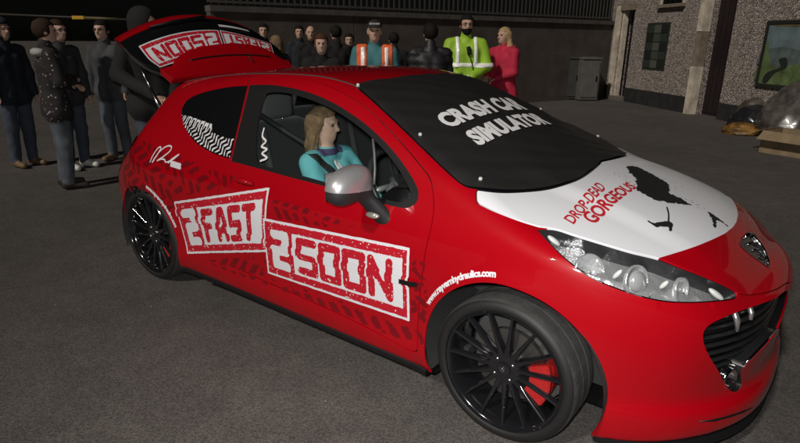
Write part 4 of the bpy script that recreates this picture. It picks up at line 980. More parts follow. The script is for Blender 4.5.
A0 = on_z(610, 98.5); B0 = on_z(687, 113.5); EW = unit((B0-A0)[:2]); EW3 = np.array([EW[0], EW[1], 0.0]); NW = np.array([EW[1], -EW[0], 0.0])
if NW@(CAM-A0) < 0: NW = -NW
def wall_sz(u, v, t=0.0):
    d = ray(u, v); o = A0+NW*t; k = ((o-CAM)@NW)/(d@NW); P = CAM+d*k; return float((P-A0)@EW3), float(P[2])
def wpt(s, t, z): return A0+EW3*s+NW*t+np.array([0,0,z])
bld = empty('stone_dashed_building', tuple(A0)); tag(bld, 'low stone-dashed building with white door posts and dark doorways', 'building')
WROT = math.atan2(EW[1], EW[0]); bld.rotation_euler = (0, 0, WROT); TS = 1.0 if (np.array([-EW[1], EW[0], 0])@NW) > 0 else -1.0
def wbox(name, s0, s1, z0, z1, t0, t1, material, parent=bld, bevel=0.0):
    bm = bmesh.new(); bm_box(bm, ((s0+s1)/2, TS*(t0+t1)/2, (z0+z1)/2), (abs(s1-s0), abs(t1-t0), abs(z1-z0)), None, bevel); return link_bm(name, bm, material, parent, smooth=False)
HB = 3.6
sL = wall_sz(601, 98)[0]; d1a = wall_sz(612, 97)[0]; d1b = wall_sz(624, 97)[0]; d2a = wall_sz(690.5, 112)[0]; d2b = wall_sz(717.5, 112)[0]; zd1 = wall_sz(622, 10)[1]; sR = d2b+7.5
wbox('wall', sL, d1a, 0, HB, 0, -.35, STONE); wbox('wall', d1b, d2a, 0, HB, 0, -.35, STONE); wbox('wall', d2b, sR, 0, HB, 0, -.35, STONE); wbox('wall', d1a, d1b, zd1, HB, -.001, -.35, STONE); wbox('wall', d2a, d2b, 2.75, HB, -.001, -.35, STONE)
wbox('roof', sL-.3, sR, HB, HB+.18, .35, -5.0, mat('roof_felt', (.02,.02,.02), .9))
wbox('back_wall', sL, sR, 0, HB, -4.8, -5.0, PLINTH); wbox('side_wall', sL, sL+.2, 0, HB, -.35, -4.8, STONE)
wbox('plinth', d1b+.02, d2a-.16, 0, .36, .03, -.01, PLINTH); wbox('plinth', d2b+.02, sR, 0, .34, .03, -.01, PLINTH); wbox('plinth', sL, d1a-.22, 0, .36, .03, -.01, PLINTH)
POSTW = mat('old_white_paint', (.52,.46,.37), .75, var=.35, vscale=5, bump=.2, bscale=20); POSTB = mat('bare_render', (.20,.16,.12), .9, var=.3, vscale=9)
wbox('door_post', d1a-.21, d1a-.02, 0, zd1+.10, .06, -.10, POSTW); wbox('door_post', d1a+.012, d1a+.10, 0, zd1, -.02, -.14, POSTW)
wbox('door_lintel', d1a-.02, d1b+.05, zd1-.02, zd1+.14, .05, -.10, POSTB)
dr = wbox('door', d1a+.10, d1b+.001, 0, zd1, -.24, -.29, mat('dark_door_paint', (.012,.008,.010), .5))
for z0, z1 in ((.25,.95),(1.1,zd1-.2)): wbox('door_panel', d1a+.18, d1b-.06, z0, z1, -.225, -.238, MATS['dark_door_paint'], dr)
wbox('door_step', d1a-.05, d1b+.05, 0, .10, .12, -.2, mat('worn_step', (.13,.11,.095), .9))
wbox('door_post', d2a-.16, d2a+.02, 0, 1.02, .07, -.12, POSTW); wbox('door_post', d2a-.158, d2a+.018, 1.02, 1.75, .055, -.12, POSTB); wbox('door_post', d2a-.16, d2a+.02, 1.75, 2.9, .07, -.12, POSTW)
dr2 = wbox('door', d2a, d2b, 0, 2.75, -.28, -.33, mat('dark_red_door', (.014,.007,.009), .55))
for k in range(5): wbox('door_plank', d2a+.04+k*(d2b-d2a-.08)/5, d2a+.02+(k+1)*(d2b-d2a-.08)/5, .06, 2.7, -.262, -.279, MATS['dark_red_door'], dr2)
# barred window with coloured panes
w0, zt = wall_sz(648.5, 23); w1, zb = wall_sz(664, 71); win = wbox('window', w0, w1, zb, zt, .012, -.02, mat('window_frame_green', (.022,.026,.022), .6))
for i in range(3):
    for j in range(5):
        a = w0+.04+(w1-w0-.08)*i/3; b_ = w0+.04+(w1-w0-.08)*(i+1)/3; c = zb+.04+(zt-zb-.08)*j/5; d = zb+.04+(zt-zb-.08)*(j+1)/5
        tone = [(.035,.045,.036),(.06,.075,.062),(.02,.022,.02),(.09,.10,.08)][(i*3+j*2) % 4]; wbox('pane', a+.012, b_-.012, c+.012, d-.012, .022, .010, mat('pane_tone_%d' % ((i*3+j*2) % 4), tone, .3), win)
w0, z0 = wall_sz(660, 6); w1, _ = wall_sz(686, 6); sill = wbox('window_sill', w0, w1, z0-.05, z0+.02, .10, -.05, MATS['bare_render']); wbox('window_frame', w0+.02, w0+.12, z0+.02, z0+1.0, .02, -.05, POSTW, sill); wbox('window_frame', w1-.12, w1-.02, z0+.02, z0+1.0, .02, -.05, POSTW, sill); wbox('pane', w0+.12, w1-.12, z0+.02, z0+1.0, .012, .0, DARKGLASS, sill)
# painted landscape panel
m0, mt = wall_sz(770.5, 23); m0b, mb0 = wall_sz(759, 84); m0 = (m0+m0b)/2; mw = 2.3
mural = empty('landscape_painting', tuple(wpt(m0, 0, mb0))); mural.rotation_euler = (0,0,WROT); tag(mural, 'painted landscape board with green hills on the stone-dashed wall', 'painting')
wb = lambda name, s0, s1, z0, z1, t0, t1, material: wbox(name, s0, s1, z0, z1, t0, t1, material, mural)
hM = mt-mb0
wb('board', 0, mw, 0, hM, .03, .002, mat('board_blue_grey', (.12,.165,.18), .7, var=.35, vscale=3))
for e in ((0,mw,-.04,.02),(0,mw,hM-.02,hM+.04)): wb('frame_rail', e[0], e[1], e[2], e[3], .05, .0, mat('frame_dark', (.02,.02,.018), .6))
for e in ((-.04,.02),(mw-.02,mw+.04)): wb('frame_rail', e[0], e[1], -.04, hM+.04, .049, .0, MATS['frame_dark'])
def paint_shape(pts, material, t):
    bm = bmesh.new(); pl = smooth_poly(pts, 5); vs_ = [bm.verts.new((p[0]*mw, TS*t, p[1]*hM)) for p in pl]; f = bm.faces.new(vs_); ex = bmesh.ops.extrude_face_region(bm, geom=[f]); bmesh.ops.translate(bm, vec=(0, -TS*.0015, 0), verts=[v for v in ex['geom'] if isinstance(v, bmesh.types.BMVert)]); bmesh.ops.recalc_face_normals(bm, faces=bm.faces[:]); link_bm('painted_shape', bm, material, mural, smooth=False)
paint_shape([(.02,.55),(.2,.62),(.4,.56),(.65,.64),(.98,.58),(.98,.35),(.02,.3)], mat('paint_far_hill', (.085,.115,.11), .7, var=.4, vscale=5), .034)
paint_shape([(.02,.38),(.15,.30),(.35,.36),(.6,.30),(.98,.36),(.98,.02),(.02,.02)], mat('paint_green', (.095,.14,.05), .7, var=.5, vscale=5), .037)
paint_shape([(.02,.97),(.3,.93),(.6,.96),(.98,.9),(.98,.97),(.5,.98)], mat('paint_ochre', (.13,.10,.045), .7, var=.4, vscale=6), .034)
paint_shape([(.05,.05),(.08,.2),(.2,.3),(.17,.42),(.24,.45),(.26,.3),(.16,.2),(.10,.04)], mat('paint_dark', (.015,.02,.013), .7), .040)
paint_shape([(.46,.48),(.50,.60),(.56,.62),(.58,.50),(.52,.42)], mat('paint_white', (.38,.38,.36), .7), .041)
paint_shape([(.02,.75),(.06,.5),(.10,.32),(.02,.2)], MATS['paint_green'], .0405)
# ---- boundary wall with railing
W0 = on_z(588, 98.6); HWL = None
def height_at(P, v_px, u_px):
    d = ray(u_px, v_px); k = ((P[:2]-CAM[:2])@d[:2])/(d[:2]@d[:2]); return float(CAM[2]+d[2]*k)
HWL = height_at(W0, 20.3, 588); W1 = on_z(209, 5.0, HWL); W1[2] = 0; EB = unit(W1-W0); LBW = float(np.linalg.norm(W1-W0)); NB = np.array([EB[1], -EB[0], 0.0]); NB = NB if NB@(CAM-W0) > 0 else -NB
BROT = math.atan2(EB[1], EB[0]); TB = 1.0 if (np.array([-EB[1], EB[0], 0])@NB) > 0 else -1.0
bw = empty('boundary_wall', tuple(W0)); bw.rotation_euler = (0,0,BROT); tag(bw, 'long brown concrete boundary wall behind the crowd', 'wall')
CONC = mat('brown_concrete', (.080,.066,.057), .92, bump=.5, bscale=18, var=.30, vscale=2.2)
def bbox_(name, s0, s1, z0, z1, t0, t1, material, parent, smooth=False, bevel=0.0):
    bm = bmesh.new(); bm_box(bm, ((s0+s1)/2, TB*(t0+t1)/2, (z0+z1)/2), (abs(s1-s0), abs(t1-t0), abs(z1-z0)), None, bevel); return link_bm(name, bm, material, parent, smooth=False)
npan = max(3, int(LBW/2.4)); E0 = -1.2
for k in range(npan):
    a = E0+(LBW-E0)*k/npan; b_ = E0+(LBW-E0)*(k+1)/npan; bbox_('concrete_panel', a+.008, b_-.008, 0, HWL-.10, 0, -.25, CONC, bw)
bbox_('wall_core', E0, LBW-.01, 0, HWL-.11, -.02, -.24, PLINTH, bw); bbox_('coping', E0, LBW, HWL-.10, HWL, .05, -.30, mat('coping_concrete', (.095,.083,.075), .9, bump=.3, bscale=25, var=.25), bw)
rail = empty('steel_railing', tuple(W0+np.array([0,0,HWL]))); rail.rotation_euler = (0,0,BROT); tag(rail, 'pale steel railing of upright bars on top of the boundary wall', 'railing')
GALV = mat('galvanised_steel', (.10,.094,.09), .5, metal=.4); RH = 1.05
for z in (.05, RH-.04): bbox_('rail', E0, LBW, z, z+.04, -.08, -.12, GALV, rail)
nb = min(150, int((LBW-E0)/.13)); bm = bmesh.new(); bm_box(bm, (0,0,RH/2), (.035, .012, RH-.04)); b0 = link_bm('railing_bar', bm, GALV, rail, smooth=False)
for k in range(nb):
    o = b0 if k == 0 else b0.copy()
    if k: col.objects.link(o); o.parent = rail
    o.location = (E0+(LBW-E0)*(k+.5)/nb, -TB*.10, 0)
# ---- two steel cabinets against the wall
def cabinet(u0, u1, v0, vb, shade, label, dep, dz):
    a = on_z(u0, vb); b_ = on_z(u1, vb); wd = float(np.linalg.norm(b_-a)); h_ = height_at((a+b_)/2, v0, (u0+u1)/2)
    c = empty('steel_cabinet', tuple((a+b_)/2+np.array([0,0,0]))); c.rotation_euler = (0,0,math.atan2(b_[1]-a[1], b_[0]-a[0])); tag(c, label, 'cabinet')
    m = mat('cabinet_%s' % ('pale' if shade > .1 else 'dark'), (shade*1.02, shade, shade*.95), .6, var=.2, vscale=4)
    def bx(name, ctr, size, mm, par, bev=.0): bm = bmesh.new(); bm_box(bm, ctr, size, None, bev); return link_bm(name, bm, mm, par, smooth=False)
    bx('carcass', (0, dep/2, h_/2), (wd, dep, h_-.06), m, c, .01); bx('lid', (0, dep/2-.01, h_-.02), (wd+.03, dep+.04, .05), m, c, .008)
    bx('cabinet_base', (0, dep/2, .03), (wd-.04, dep-.04, .06), PLINTH, c)
    d_ = bx('door', (0, -.012, h_/2), (wd*.86, .02, h_*.82), m, c, .004); bx('door_handle', (wd*.30, -.032, h_*.52), (.03, .02, .14), BLACKTRIM, d_)
cabinet(561, 577.5, 57, 100, .05, 'dark grey steel cabinet beside the pale cabinet, against the boundary wall', .5, 0); cabinet(578.5, 597, 57.5, 101, .105, 'pale grey steel cabinet standing next to the white door post', .5, 0)
# ---- height-restriction bar over the far yard entrance on the left
hb0, hb1 = at_depth(-40, 12.5, 13.0), at_depth(215, 23.5, 13.0); hb = empty('height_barrier', (float(hb0[0]), float(hb0[1]), 0)); tag(hb, 'thin overhead barrier bar with a yellow plate behind the youths', 'barrier')
o0 = np.array([hb0[0], hb0[1], 0]); bm = bmesh.new(); bm_tube(bm, [tuple(hb0-o0), tuple(hb1-o0)], .022, 8); link_bm('barrier_bar', bm, mat('barrier_grey', (.03,.028,.022), .6), hb)
for q in (hb0, hb1):
    bm = bmesh.new(); bm_tube(bm, [(q[0]-o0[0], q[1]-o0[1], 0), tuple(q-o0)], .05, 10); link_bm('barrier_post', bm, mat('barrier_post_grey', (.05,.05,.05), .6), hb)
t0, t1 = (78-(-40))/255-.022, (78-(-40))/255+.024; pa, pz = hb0+(hb1-hb0)*t0, hb0+(hb1-hb0)*t1; bm = bmesh.new(); dv = Vector(pz-pa); bm_box(bm, tuple((pa+pz)/2-o0), (dv.length, .05, .075), Matrix.Rotation(math.atan2(dv.y, dv.x), 3, 'Z'), .004); link_bm('yellow_plate', bm, mat('yellow_reflective', (.60,.34,.02), .5), hb, smooth=False)
t0, t1 = (84-(-40))/255, (118-(-40))/255; pa, pz = hb0+(hb1-hb0)*t0, hb0+(hb1-hb0)*t1; bm = bmesh.new(); bm_tube(bm, [tuple(pa-o0), tuple(pz-o0)], .034, 8); link_bm('barrier_sleeve', bm, mat('sleeve_yellow', (.10,.085,.035), .6), hb)
# ---- rubbish by the wall: dark sacks, torn orange bag, clear sack, cardboard box
def lump(name, c, rad, seed, material, label, cat='bag', amp=.25, flat=.35, group=None):
    r_ = np.random.default_rng(seed); K = r_.normal(size=(14, 3))*np.linspace(2.5, 9, 14)[:, None]; ph = r_.uniform(0, 6.28, 14); A = amp/np.linspace(1, 3.2, 14)
    bm = bmesh.new(); bmesh.ops.create_icosphere(bm, subdivisions=4, radius=1.0)
    for v in bm.verts:
        p = np.array(v.co); f_ = 1+(np.abs(np.sin(K@p+ph))*A).sum()*.5-.3*amp; q = p*f_*np.array(rad)
        q[2] = max(q[2], -rad[2]*flat); v.co = Vector(q)
    o = link_bm(name, bm, material); o.location = (c[0], c[1], rad[2]*flat+.002); tag(o, label, cat, group); return o
BAGB = mat('black_sack', (.014,.014,.016), .28, coat=.3); BAGO = mat('orange_sack', (.17,.085,.018), .5, var=.85, vscale=7); CLEAR = mat('cloudy_polythene', (.085,.075,.070), .35, coat=.5, var=.4, vscale=9)
c = on_z(752, 131); lump('rubbish_sack', c, (.26,.24,.24), 2, BAGB, 'shiny black rubbish sack lying between the orange bag and the cardboard box')
c = on_z(740, 134); lump('torn_bag', c, (.19,.15,.11), 4, BAGO, 'torn orange bag slumped against the black rubbish sack')
c = on_z(760, 126); lump('rubbish_sack', c, (.30,.26,.32), 8, mat('grey_brown_sack', (.075,.062,.05), .5, var=.4, vscale=4), 'grey brown sack piled behind the black rubbish sack')
c = on_z(793, 138); lump('clear_sack', c+np.array([.05,.2,0]), (.36,.30,.42), 11, CLEAR, 'big cloudy polythene sack slumped behind the cardboard box', amp=.35)
cb = on_z(786, 156); bx_ = empty('cardboard_box', (float(cb[0])+.06, float(cb[1])+.25, .0), R(-22)); tag(bx_, 'open brown cardboard box lying tilted beside the rubbish', 'box')
CARD = mat('cardboard', (.23,.17,.10), .85, var=.2, vscale=6)
def bxp(name, ctr, size, rot): bm = bmesh.new(); bm_box(bm, ctr, size, rot); link_bm(name, bm, CARD, bx_, smooth=False)
bxp('box_side', (0,-.28,.16), (.66,.008,.32), None); bxp('box_side', (0,.28,.16), (.66,.008,.32), None); bxp('box_side', (-.33,0,.16), (.008,.55,.32), None); bxp('box_side', (.33,0,.16), (.008,.55,.32), None); bxp('box_bottom', (0,0,.006), (.65,.55,.008), None)
bxp('box_flap', (0,-.36,.26), (.64,.006,.19), Matrix.Rotation(R(-55),3,'X')); bxp('box_flap', (-.41,0,.29), (.19,.54,.006), Matrix.Rotation(R(-28),3,'Y'))
# ================================================================== PEOPLE
def rcone(P, a, b, ra, rb):
    a = np.asarray(a, float); b = np.asarray(b, float); ab = b-a; L = max(ab@ab, 1e-9); k = np.clip(((P-a)@ab)/L, 0, 1); v = P-a-k[:, None]*ab
    return np.sqrt((v*v).sum(1))-(ra+(rb-ra)*k)
def ellip(P, c, r, Rm=None):
    q = (P-np.asarray(c)); q = q@Rm if Rm is not None else q; q = q/np.asarray(r); n = np.linalg.norm(q, axis=1); return (n-1)*min(r)*np.clip(n, .5, 1.5)**0
def hand_geo(wrist, direc, palm_n, s=1.0, curl=.5, side=1):
    """palm and five bent fingers as tapered tubes -> V, F lists"""
    d = unit(np.asarray(direc, float)); n = np.asarray(palm_n, float); n = unit(n-d*(n@d)); t = np.cross(n, d)*side; bm = bmesh.new(); w_ = np.asarray(wrist, float)
    c = w_+d*.045*s
    rings = []
    for k, (al, wd, th) in enumerate(((-.02,.026,.020),(.02,.034,.019),(.06,.040,.016),(.088,.041,.012))):
        o = w_+d*al*s; rings.append([bm.verts.new(tuple(o+t*wd*s*math.cos(a)+n*th*s*math.sin(a))) for a in np.linspace(0, 2*math.pi, 10, endpoint=False)])
    for i in range(3):
        for k in range(10): bm.faces.new((rings[i][k], rings[i][(k+1)%10], rings[i+1][(k+1)%10], rings[i+1][k]))
    bm.faces.new(rings[0][::-1]); bm.faces.new(rings[-1])
    for k, (off, L) in enumerate(((-.030,.062),(-.010,.074),(.010,.070),(.029,.056))):
        p0 = w_+d*.082*s+t*off*s; a1 = curl*.7; d1 = d*math.cos(a1)-n*math.sin(a1); p1 = p0+d1*L*.45*s; a2 = a1+curl*.9; d2 = d*math.cos(a2)-n*math.sin(a2); p2 = p1+d2*L*.32*s; a3 = a2+curl*.5; p3 = p2+(d*math.cos(a3)-n*math.sin(a3))*L*.25*s
        bm_tube(bm, [tuple(p) for p in (p0-d*.01*s, p1, p2, p3)], [.0095*s,.0088*s,.0080*s,.0062*s], 7)
    p0 = w_+d*.028*s-t*.030*s; d1 = unit(d*.75-t*.75-n*.25); p1 = p0+d1*.036*s; p2 = p1+unit(d*.95-t*.25-n*.35)*.030*s
    bm_tube(bm, [tuple(p) for p in (p0, p1, p2)], [.0125*s,.0105*s,.0075*s], 7)
    bm.verts.index_update(); V = np.array([v.co[:] for v in bm.verts]); F = [[v.index for v in f.verts] for f in bm.faces]; bm.free(); return V, F
SKIN = mat('skin_fair', (.52,.33,.25), .55, var=.08, vscale=20)
FOLDS = np.random.default_rng(3).normal(size=(40, 3))*np.array([11,11,9])
def person(label, base, yaw, H, top, legs, shoes, hair, arms, build=1.0, coat=None, hood=None, long_hair=False, skin=None, look=0.0, h=.020, group=None, bald=False, stance=.10, head_tilt=0.0, lean=0.0, walk=0.0, glasses=False, beard=None, vis=True, seated=None, topname='jacket'):
    """one figure: continuous body mesh with clothing regions; hair (and hood, glasses) as children. arms: ((elbow, wrist), (elbow, wrist)) for right(-y), left(+y) in metres for a 1.75 m figure"""
    k = H/1.75; skin = skin or SKIN; seed = (len(label)*1.7) % 6.28; coat = coat if (coat or seated) else .87; b = build; prim = []; C_ = lambda *p: np.array(p)*k
    LX = lambda z: lean*max(z-.95, 0)
    def add(reg, a, b_, ra, rb): prim.append((reg, np.array(a)*k, np.array(b_)*k, ra*k, rb*k))
    tz = lambda x, y, z: (x+LX(z), y, z)
    # legs
    for s, wk in ((-1, walk), (1, -walk)):
        if seated: 
            hip, kn, an, toe = seated(s)
        else:
            hip, kn, an, toe = (0, s*.088, .92), (.015+wk*.5, s*stance, .50), (-.015+wk, s*(stance+.005), .10), (.145+wk, s*(stance+.03), .040)
        add('legs', hip, kn, .094*b**.5, .070); add('legs', kn, an, .069, .058); add('shoes', (an[0]-.03, an[1], an[2]-.045), toe, .044, .036); add('shoes', an, (an[0]-.03, an[1], an[2]-.04), .044, .042)
    # trunk
    for s in (-1, 1):
        add('top' if coat else 'legs', tz(0, s*.055, .93), tz(0, s*.055, .99), .105*b, .105*b)
        add('top', tz(0, s*.055, .98), tz(.0, s*.072, 1.30), .105*b, .108*b)
        add('top', tz(.0, s*.06, 1.30), tz(0, s*.125, 1.425), .10*b, .058*b)
        if coat: add('top', tz(0, s*.06, .95), (.0, s*(.075 if coat > .7 else .10), coat), .118*b, (.135 if coat > .7 else .165)*b)
    add('top', tz(-.012, 0, 1.40), tz(-.006, 0, 1.46 if seated else 1.505), .078*b, .062 if seated else .069)
    add('skin', tz(-.005, 0, 1.44), tz(.015, 0, 1.56), .052, .050)
    # arms
    wr = []
    for s, (el, wrs) in zip((-1, 1), arms):
        sh = tz(0, s*.172*b**.6, 1.405); add('top', sh, el, .070*b**.5, .060*b**.5); add('top', el, wrs, .058*b**.5, .045); e_, w_ = np.array(el), np.array(wrs); wr.append((w_*k, unit(w_-e_), s))
    # head
    hc = np.array(tz(.022, 0, 1.635))*k; ca, sa = math.cos(look), math.sin(look); ct, st_ = math.cos(head_tilt), math.sin(head_tilt)
    Rh = np.array([[ca,-sa,0],[sa,ca,0],[0,0,1]])@np.array([[ct,0,st_],[0,1,0],[-st_,0,ct]])      # columns: forward, left, up
    hp = lambda x, y, z: hc+Rh@(np.array([x, y, z])*k)
    def head_f(P):
        d = ellip(P, hp(-.008,0,.022), np.array([.094,.076,.092])*k, Rh)
        d = smin(d, ellip(P, hp(.020,0,-.038), np.array([.068,.058,.074])*k, Rh), .03*k)
        d = smin(d, rcone(P, hp(.062,0,-.078), hp(.030,0,-.085), .020*k, .03*k), .03*k)            # chin
        d = smin(d, rcone(P, hp(.086,0,.012), hp(.104,0,-.022), .009*k, .014*k), .015*k)           # nose
        d = smin(d, rcone(P, hp(.080,-.03,.030), hp(.080,.03,.030), .012*k, .012*k), .02*k)        # brow
        d = smin(d, rcone(P, hp(.080,-.014,-.050), hp(.080,.014,-.050), .011*k, .011*k), .01*k)    # lips
        for s in (-1, 1):
            d = smax(d, -ellip(P, hp(.092,s*.031,.010), np.array([.018,.016,.012])*k, Rh), .012*k)
            d = smin(d, ellip(P, hp(-.012,s*.077,-.004), np.array([.020,.010,.032])*k, Rh), .008*k)
        return d
    def all_d(P):
        D = [rcone(P, a, b_, ra, rb) for (_, a, b_, ra, rb) in prim]; D.append(head_f(P)); return D
    def f(P):
        D = all_d(P); d = D[0]
        for q in D[1:]: d = smin(d, q, .028*k)
        if not seated or True:
            q = P/k; cl = sstep(.10,.16,q[:, 2])*sstep(1.50,1.44,q[:, 2])*k; fo = 0
            for j in range(6):                                   # cloth folds: a few crossing waves of unlike direction and length
                a_ = FOLDS[(j+int(seed*10)) % 40]; fo = fo + np.abs(np.sin(q@a_+seed*(j+1)))*(1.0 if j < 3 else .6)
            d = d - cl*(.0045*fo-.010)
        if topname == 'puffer': d = d + np.where((P[:, 2] > .95*k) & (P[:, 2] < 1.43*k), -.010*np.abs(np.sin(P[:, 2]/k*32)), 0)
        return d
    ends = np.array([p for (_, a, b_, ra, rb) in prim for p in (a-.17*k, a+.17*k, b_-.17*k, b_+.17*k)]+[hc+.17, hc-.17]); lo, hi = ends.min(0), ends.max(0)
    if not seated: lo[2] = -.02
    V, Q = surf_nets(f, lo, hi, h*k); V = newton(f, V, 2)
    # finer head: subdivide only what lies above the neck
    F = tris(Q)
    cz = V[F].mean(1); D = np.stack(all_d(cz), 1); i = D.argmin(1); regs = [p[0] for p in prim]+['skin']; names = ['top', 'legs', 'shoes', 'skin']
    mids = np.array([names.index(regs[j]) for j in i])
    # head gets its own finer net, joined at the neck
    hz = (cz@np.array([0,0,1]) > hc[2]-.125*k) & (np.linalg.norm((cz-hc), axis=1) < .22*k) & (mids == 3)
    def hf(P): return smin(head_f(P), rcone(P, np.array(tz(-.005,0,1.44))*k, np.array(tz(.015,0,1.56))*k, .052*k, .050*k), .028*k)
    HV, HQ = surf_nets(hf, hc-np.array([.15,.15,.22])*k, hc+np.array([.16,.15,.15])*k, .0105*k if vis else .016*k); HV = newton(hf, HV, 2); HF = tris(HQ)
    F = F[~hz]; mids = mids[~hz]
    allV = [V, HV]; allF = [F, HF+len(V)]; allM = [mids, np.full(len(HF), 3)]; n = len(V)+len(HV)
    for (w_, d_, s) in wr:
        pn = np.array([0., -s*.9, -.3]) if abs(d_[2]) > .6 else np.array([0., 0., 1.0])
        hv, hf_ = hand_geo(w_-d_*.01, d_, pn, k, .55, s); tf = np.array([[q[0], q[j], q[j+1]] for q in hf_ for j in range(1, len(q)-1)])
        allV.append(hv); allF.append(tf+n); allM.append(np.full(len(tf), 3)); n += len(hv)
    root = empty('person', tuple(base), yaw); tag(root, label, 'person', group)
    link_mesh('body', np.concatenate(allV), np.concatenate(allF), None, root, slots=[top, legs, shoes, skin], mids=np.concatenate(allM))
    # eyes, mouth
    bm = bmesh.new()
    for s in (-1, 1):
        q = bmesh.ops.create_uvsphere(bm, u_segments=8, v_segments=6, radius=.0112*k)['verts']; bmesh.ops.translate(bm, vec=tuple(hp(.076,s*.031,.010)), verts=q)
    link_bm('eyes', bm, mat('eye_dark', (.03,.02,.016), .2, coat=.6), root)
    bm = bmesh.new(); bm_tube(bm, [tuple(hp(.085,-.022,-.050)), tuple(hp(.0925,0,-.049)), tuple(hp(.085,.022,-.050))], [.003*k,.0055*k,.003*k], 6); link_bm('mouth', bm, mat('lips', (.36,.14,.12), .5), root)
    if glasses:
        bm = bmesh.new()
        for s in (-1, 1): bm_tube(bm, [tuple(hp(.097, s*.033+.022*math.cos(a), .010+.018*math.sin(a))) for a in np.linspace(0, 2*math.pi, 13)], .0026*k, 5, caps=False); bm_tube(bm, [tuple(hp(.095,s*.055,.012)), tuple(hp(.0,s*.080,.012))], .0024*k, 5)
        link_bm('glasses', bm, BLACKTRIM, root)
    if not bald or long_hair:
        def hair_f(P):
            d = ellip(P, hp(-.014,0,.028), np.array([.106,.090,.104])*k, Rh)
            q = (P-hc)@Rh/k; front = smax(q[:, 0]-.052+np.clip(-(q[:, 2]-.075)*.6, -.02, .04), -(q[:, 2]-.060)*.8, .02)        # cut away the face
            face = np.minimum(q[:, 0]-.030, .062-q[:, 2]); d = smax(d, face*k, .012)
            nape = (-.060+np.clip(q[:, 0], -.2, .2)*1.1)-q[:, 2]; d = smax(d, nape*k, .015) if not long_hair else smax(d, ((-.045+q[:, 0]*1.6)-q[:, 2])*k, .02)
            if long_hair:
                for s in (-1, 1):
                    d = smin(d, rcone(P, hp(-.045,s*.055,.02), hp(-.055,s*.075,-.13), .042*k, .040*k), .03); d = smin(d, rcone(P, hp(-.055,s*.075,-.13), hp(-.020,s*.085,-.25 if long_hair is True else -.16), .040*k, .020*k), .03)
                d = smin(d, rcone(P, hp(-.075,0,.0), hp(-.085,0,-.20 if long_hair is True else -.10), .055*k, .045*k), .03)
            th = np.arctan2(q[:, 1], q[:, 0]+.03); am = 1.0 if long_hair else .45; return d + am*k*(.0035*np.sin(th*24+q[:, 2]*14+2*np.sin(q[:, 2]*25))+.002*np.sin(th*47-q[:, 2]*30))
        V, Q = surf_nets(hair_f, hc-np.array([.19,.19,.36])*k, hc+np.array([.16,.19,.16])*k, .0115*k); V = newton(hair_f, V, 1)
        link_mesh('hair', V, tris(Q), hair, root)
    if beard:
        def beard_f(P):
            q = (P-hc)@Rh/k; d = head_f(P)-.006*k; return np.maximum.reduce([d, (q[:, 2]+.040)*k, (.005-q[:, 0])*k, -(q[:, 2]+.125)*k])
        V, Q = surf_nets(beard_f, hc-np.array([.05,.1,.14])*k, hc+np.array([.13,.1,.02])*k, .010*k); link_mesh('beard', V, tris(Q), beard, root)
    if hood:
        def hood_f(P):
            q = (P-hc)@Rh/k; o = ellip(P, hp(-.020,0,.012), np.array([.130,.112,.140])*k, Rh); o = smin(o, rcone(P, hp(-.06,0,-.08), hp(-.05,0,-.17), .085*k, .095*k), .04)
            inn = rcone(P, hp(.02,0,.00), hp(.25,0,-.02), .082*k, .088*k); return smax(o, -inn, .015)
        V, Q = surf_nets(hood_f, hc-np.array([.2,.17,.30])*k, hc+np.array([.17,.17,.18])*k, .014*k); V = newton(hood_f, V, 1); link_mesh('hood', V, tris(Q), hood, root)
    root['_f'] = 0; del root['_f']
    return root, dict(f=f, k=k, hc=hc, hp=hp, regs=regs, all_d=all_d, prim=prim, Rh=Rh)
def band(root, info, name, material, test, off=.006, zr=(.9, 1.5), h=.016):
    """a strip of cloth lying on the garment where test(P)<0 (local metres for a 1.75 m figure)"""
    f, k = info['f'], info['k']; g = lambda P: np.maximum(f(P)-off, test(P/k)*k)
    lo, hi = np.array([-.36,-.42,zr[0]])*k, np.array([.46,.42,zr[1]])*k
    V, Q = surf_nets(g, lo, hi, h*k)
    if len(V) == 0: return
    V = newton(lambda P: g(P), V, 1, .004); link_mesh(name, V, tris(Q), material, root)
# arm poses (right, left)
DOWN = (((.0,-.235,1.13),(.06,-.23,.90)), ((.0,.235,1.13),(.06,.23,.90)))
FRONT = (((.03,-.235,1.14),(.22,-.10,1.07)), ((.03,.235,1.14),(.22,.10,1.05)))
FOLD = (((.04,-.23,1.15),(.20,.02,1.16)), ((.04,.23,1.15),(.20,-.03,1.10)))
POCKET = (((-.03,-.245,1.13),(.10,-.19,.97)), ((-.03,.245,1.13),(.10,.19,.97)))
def foot(u, v): return on_z(u, v)
def by_head(u, v, dep):
    P = at_depth(u, v, dep); return np.array([P[0], P[1], 0.0]), float(P[2])
def face_to(P, Q): return math.atan2(Q[1]-P[1], Q[0]-P[0])
DENIM = mat('dark_denim', (.045,.058,.080), .85, bump=.2, bscale=300, var=.25, vscale=5); DENIM2 = mat('faded_denim', (.075,.090,.105), .85, bump=.2, bscale=300, var=.35, vscale=4)
NAVY = mat('navy_cloth', (.012,.016,.026), .85, var=.2); BLK = mat('black_cloth', (.008,.0075,.008), .9, var=.3, vscale=8); CHAR = mat('charcoal_cloth', (.030,.032,.036), .85, var=.25); BROWNSH = mat('tan_shoes', (.16,.10,.05), .6); DARKSH = mat('dark_shoes', (.03,.022,.018), .6); WHITESH = mat('white_trainers', (.62,.60,.57), .6)
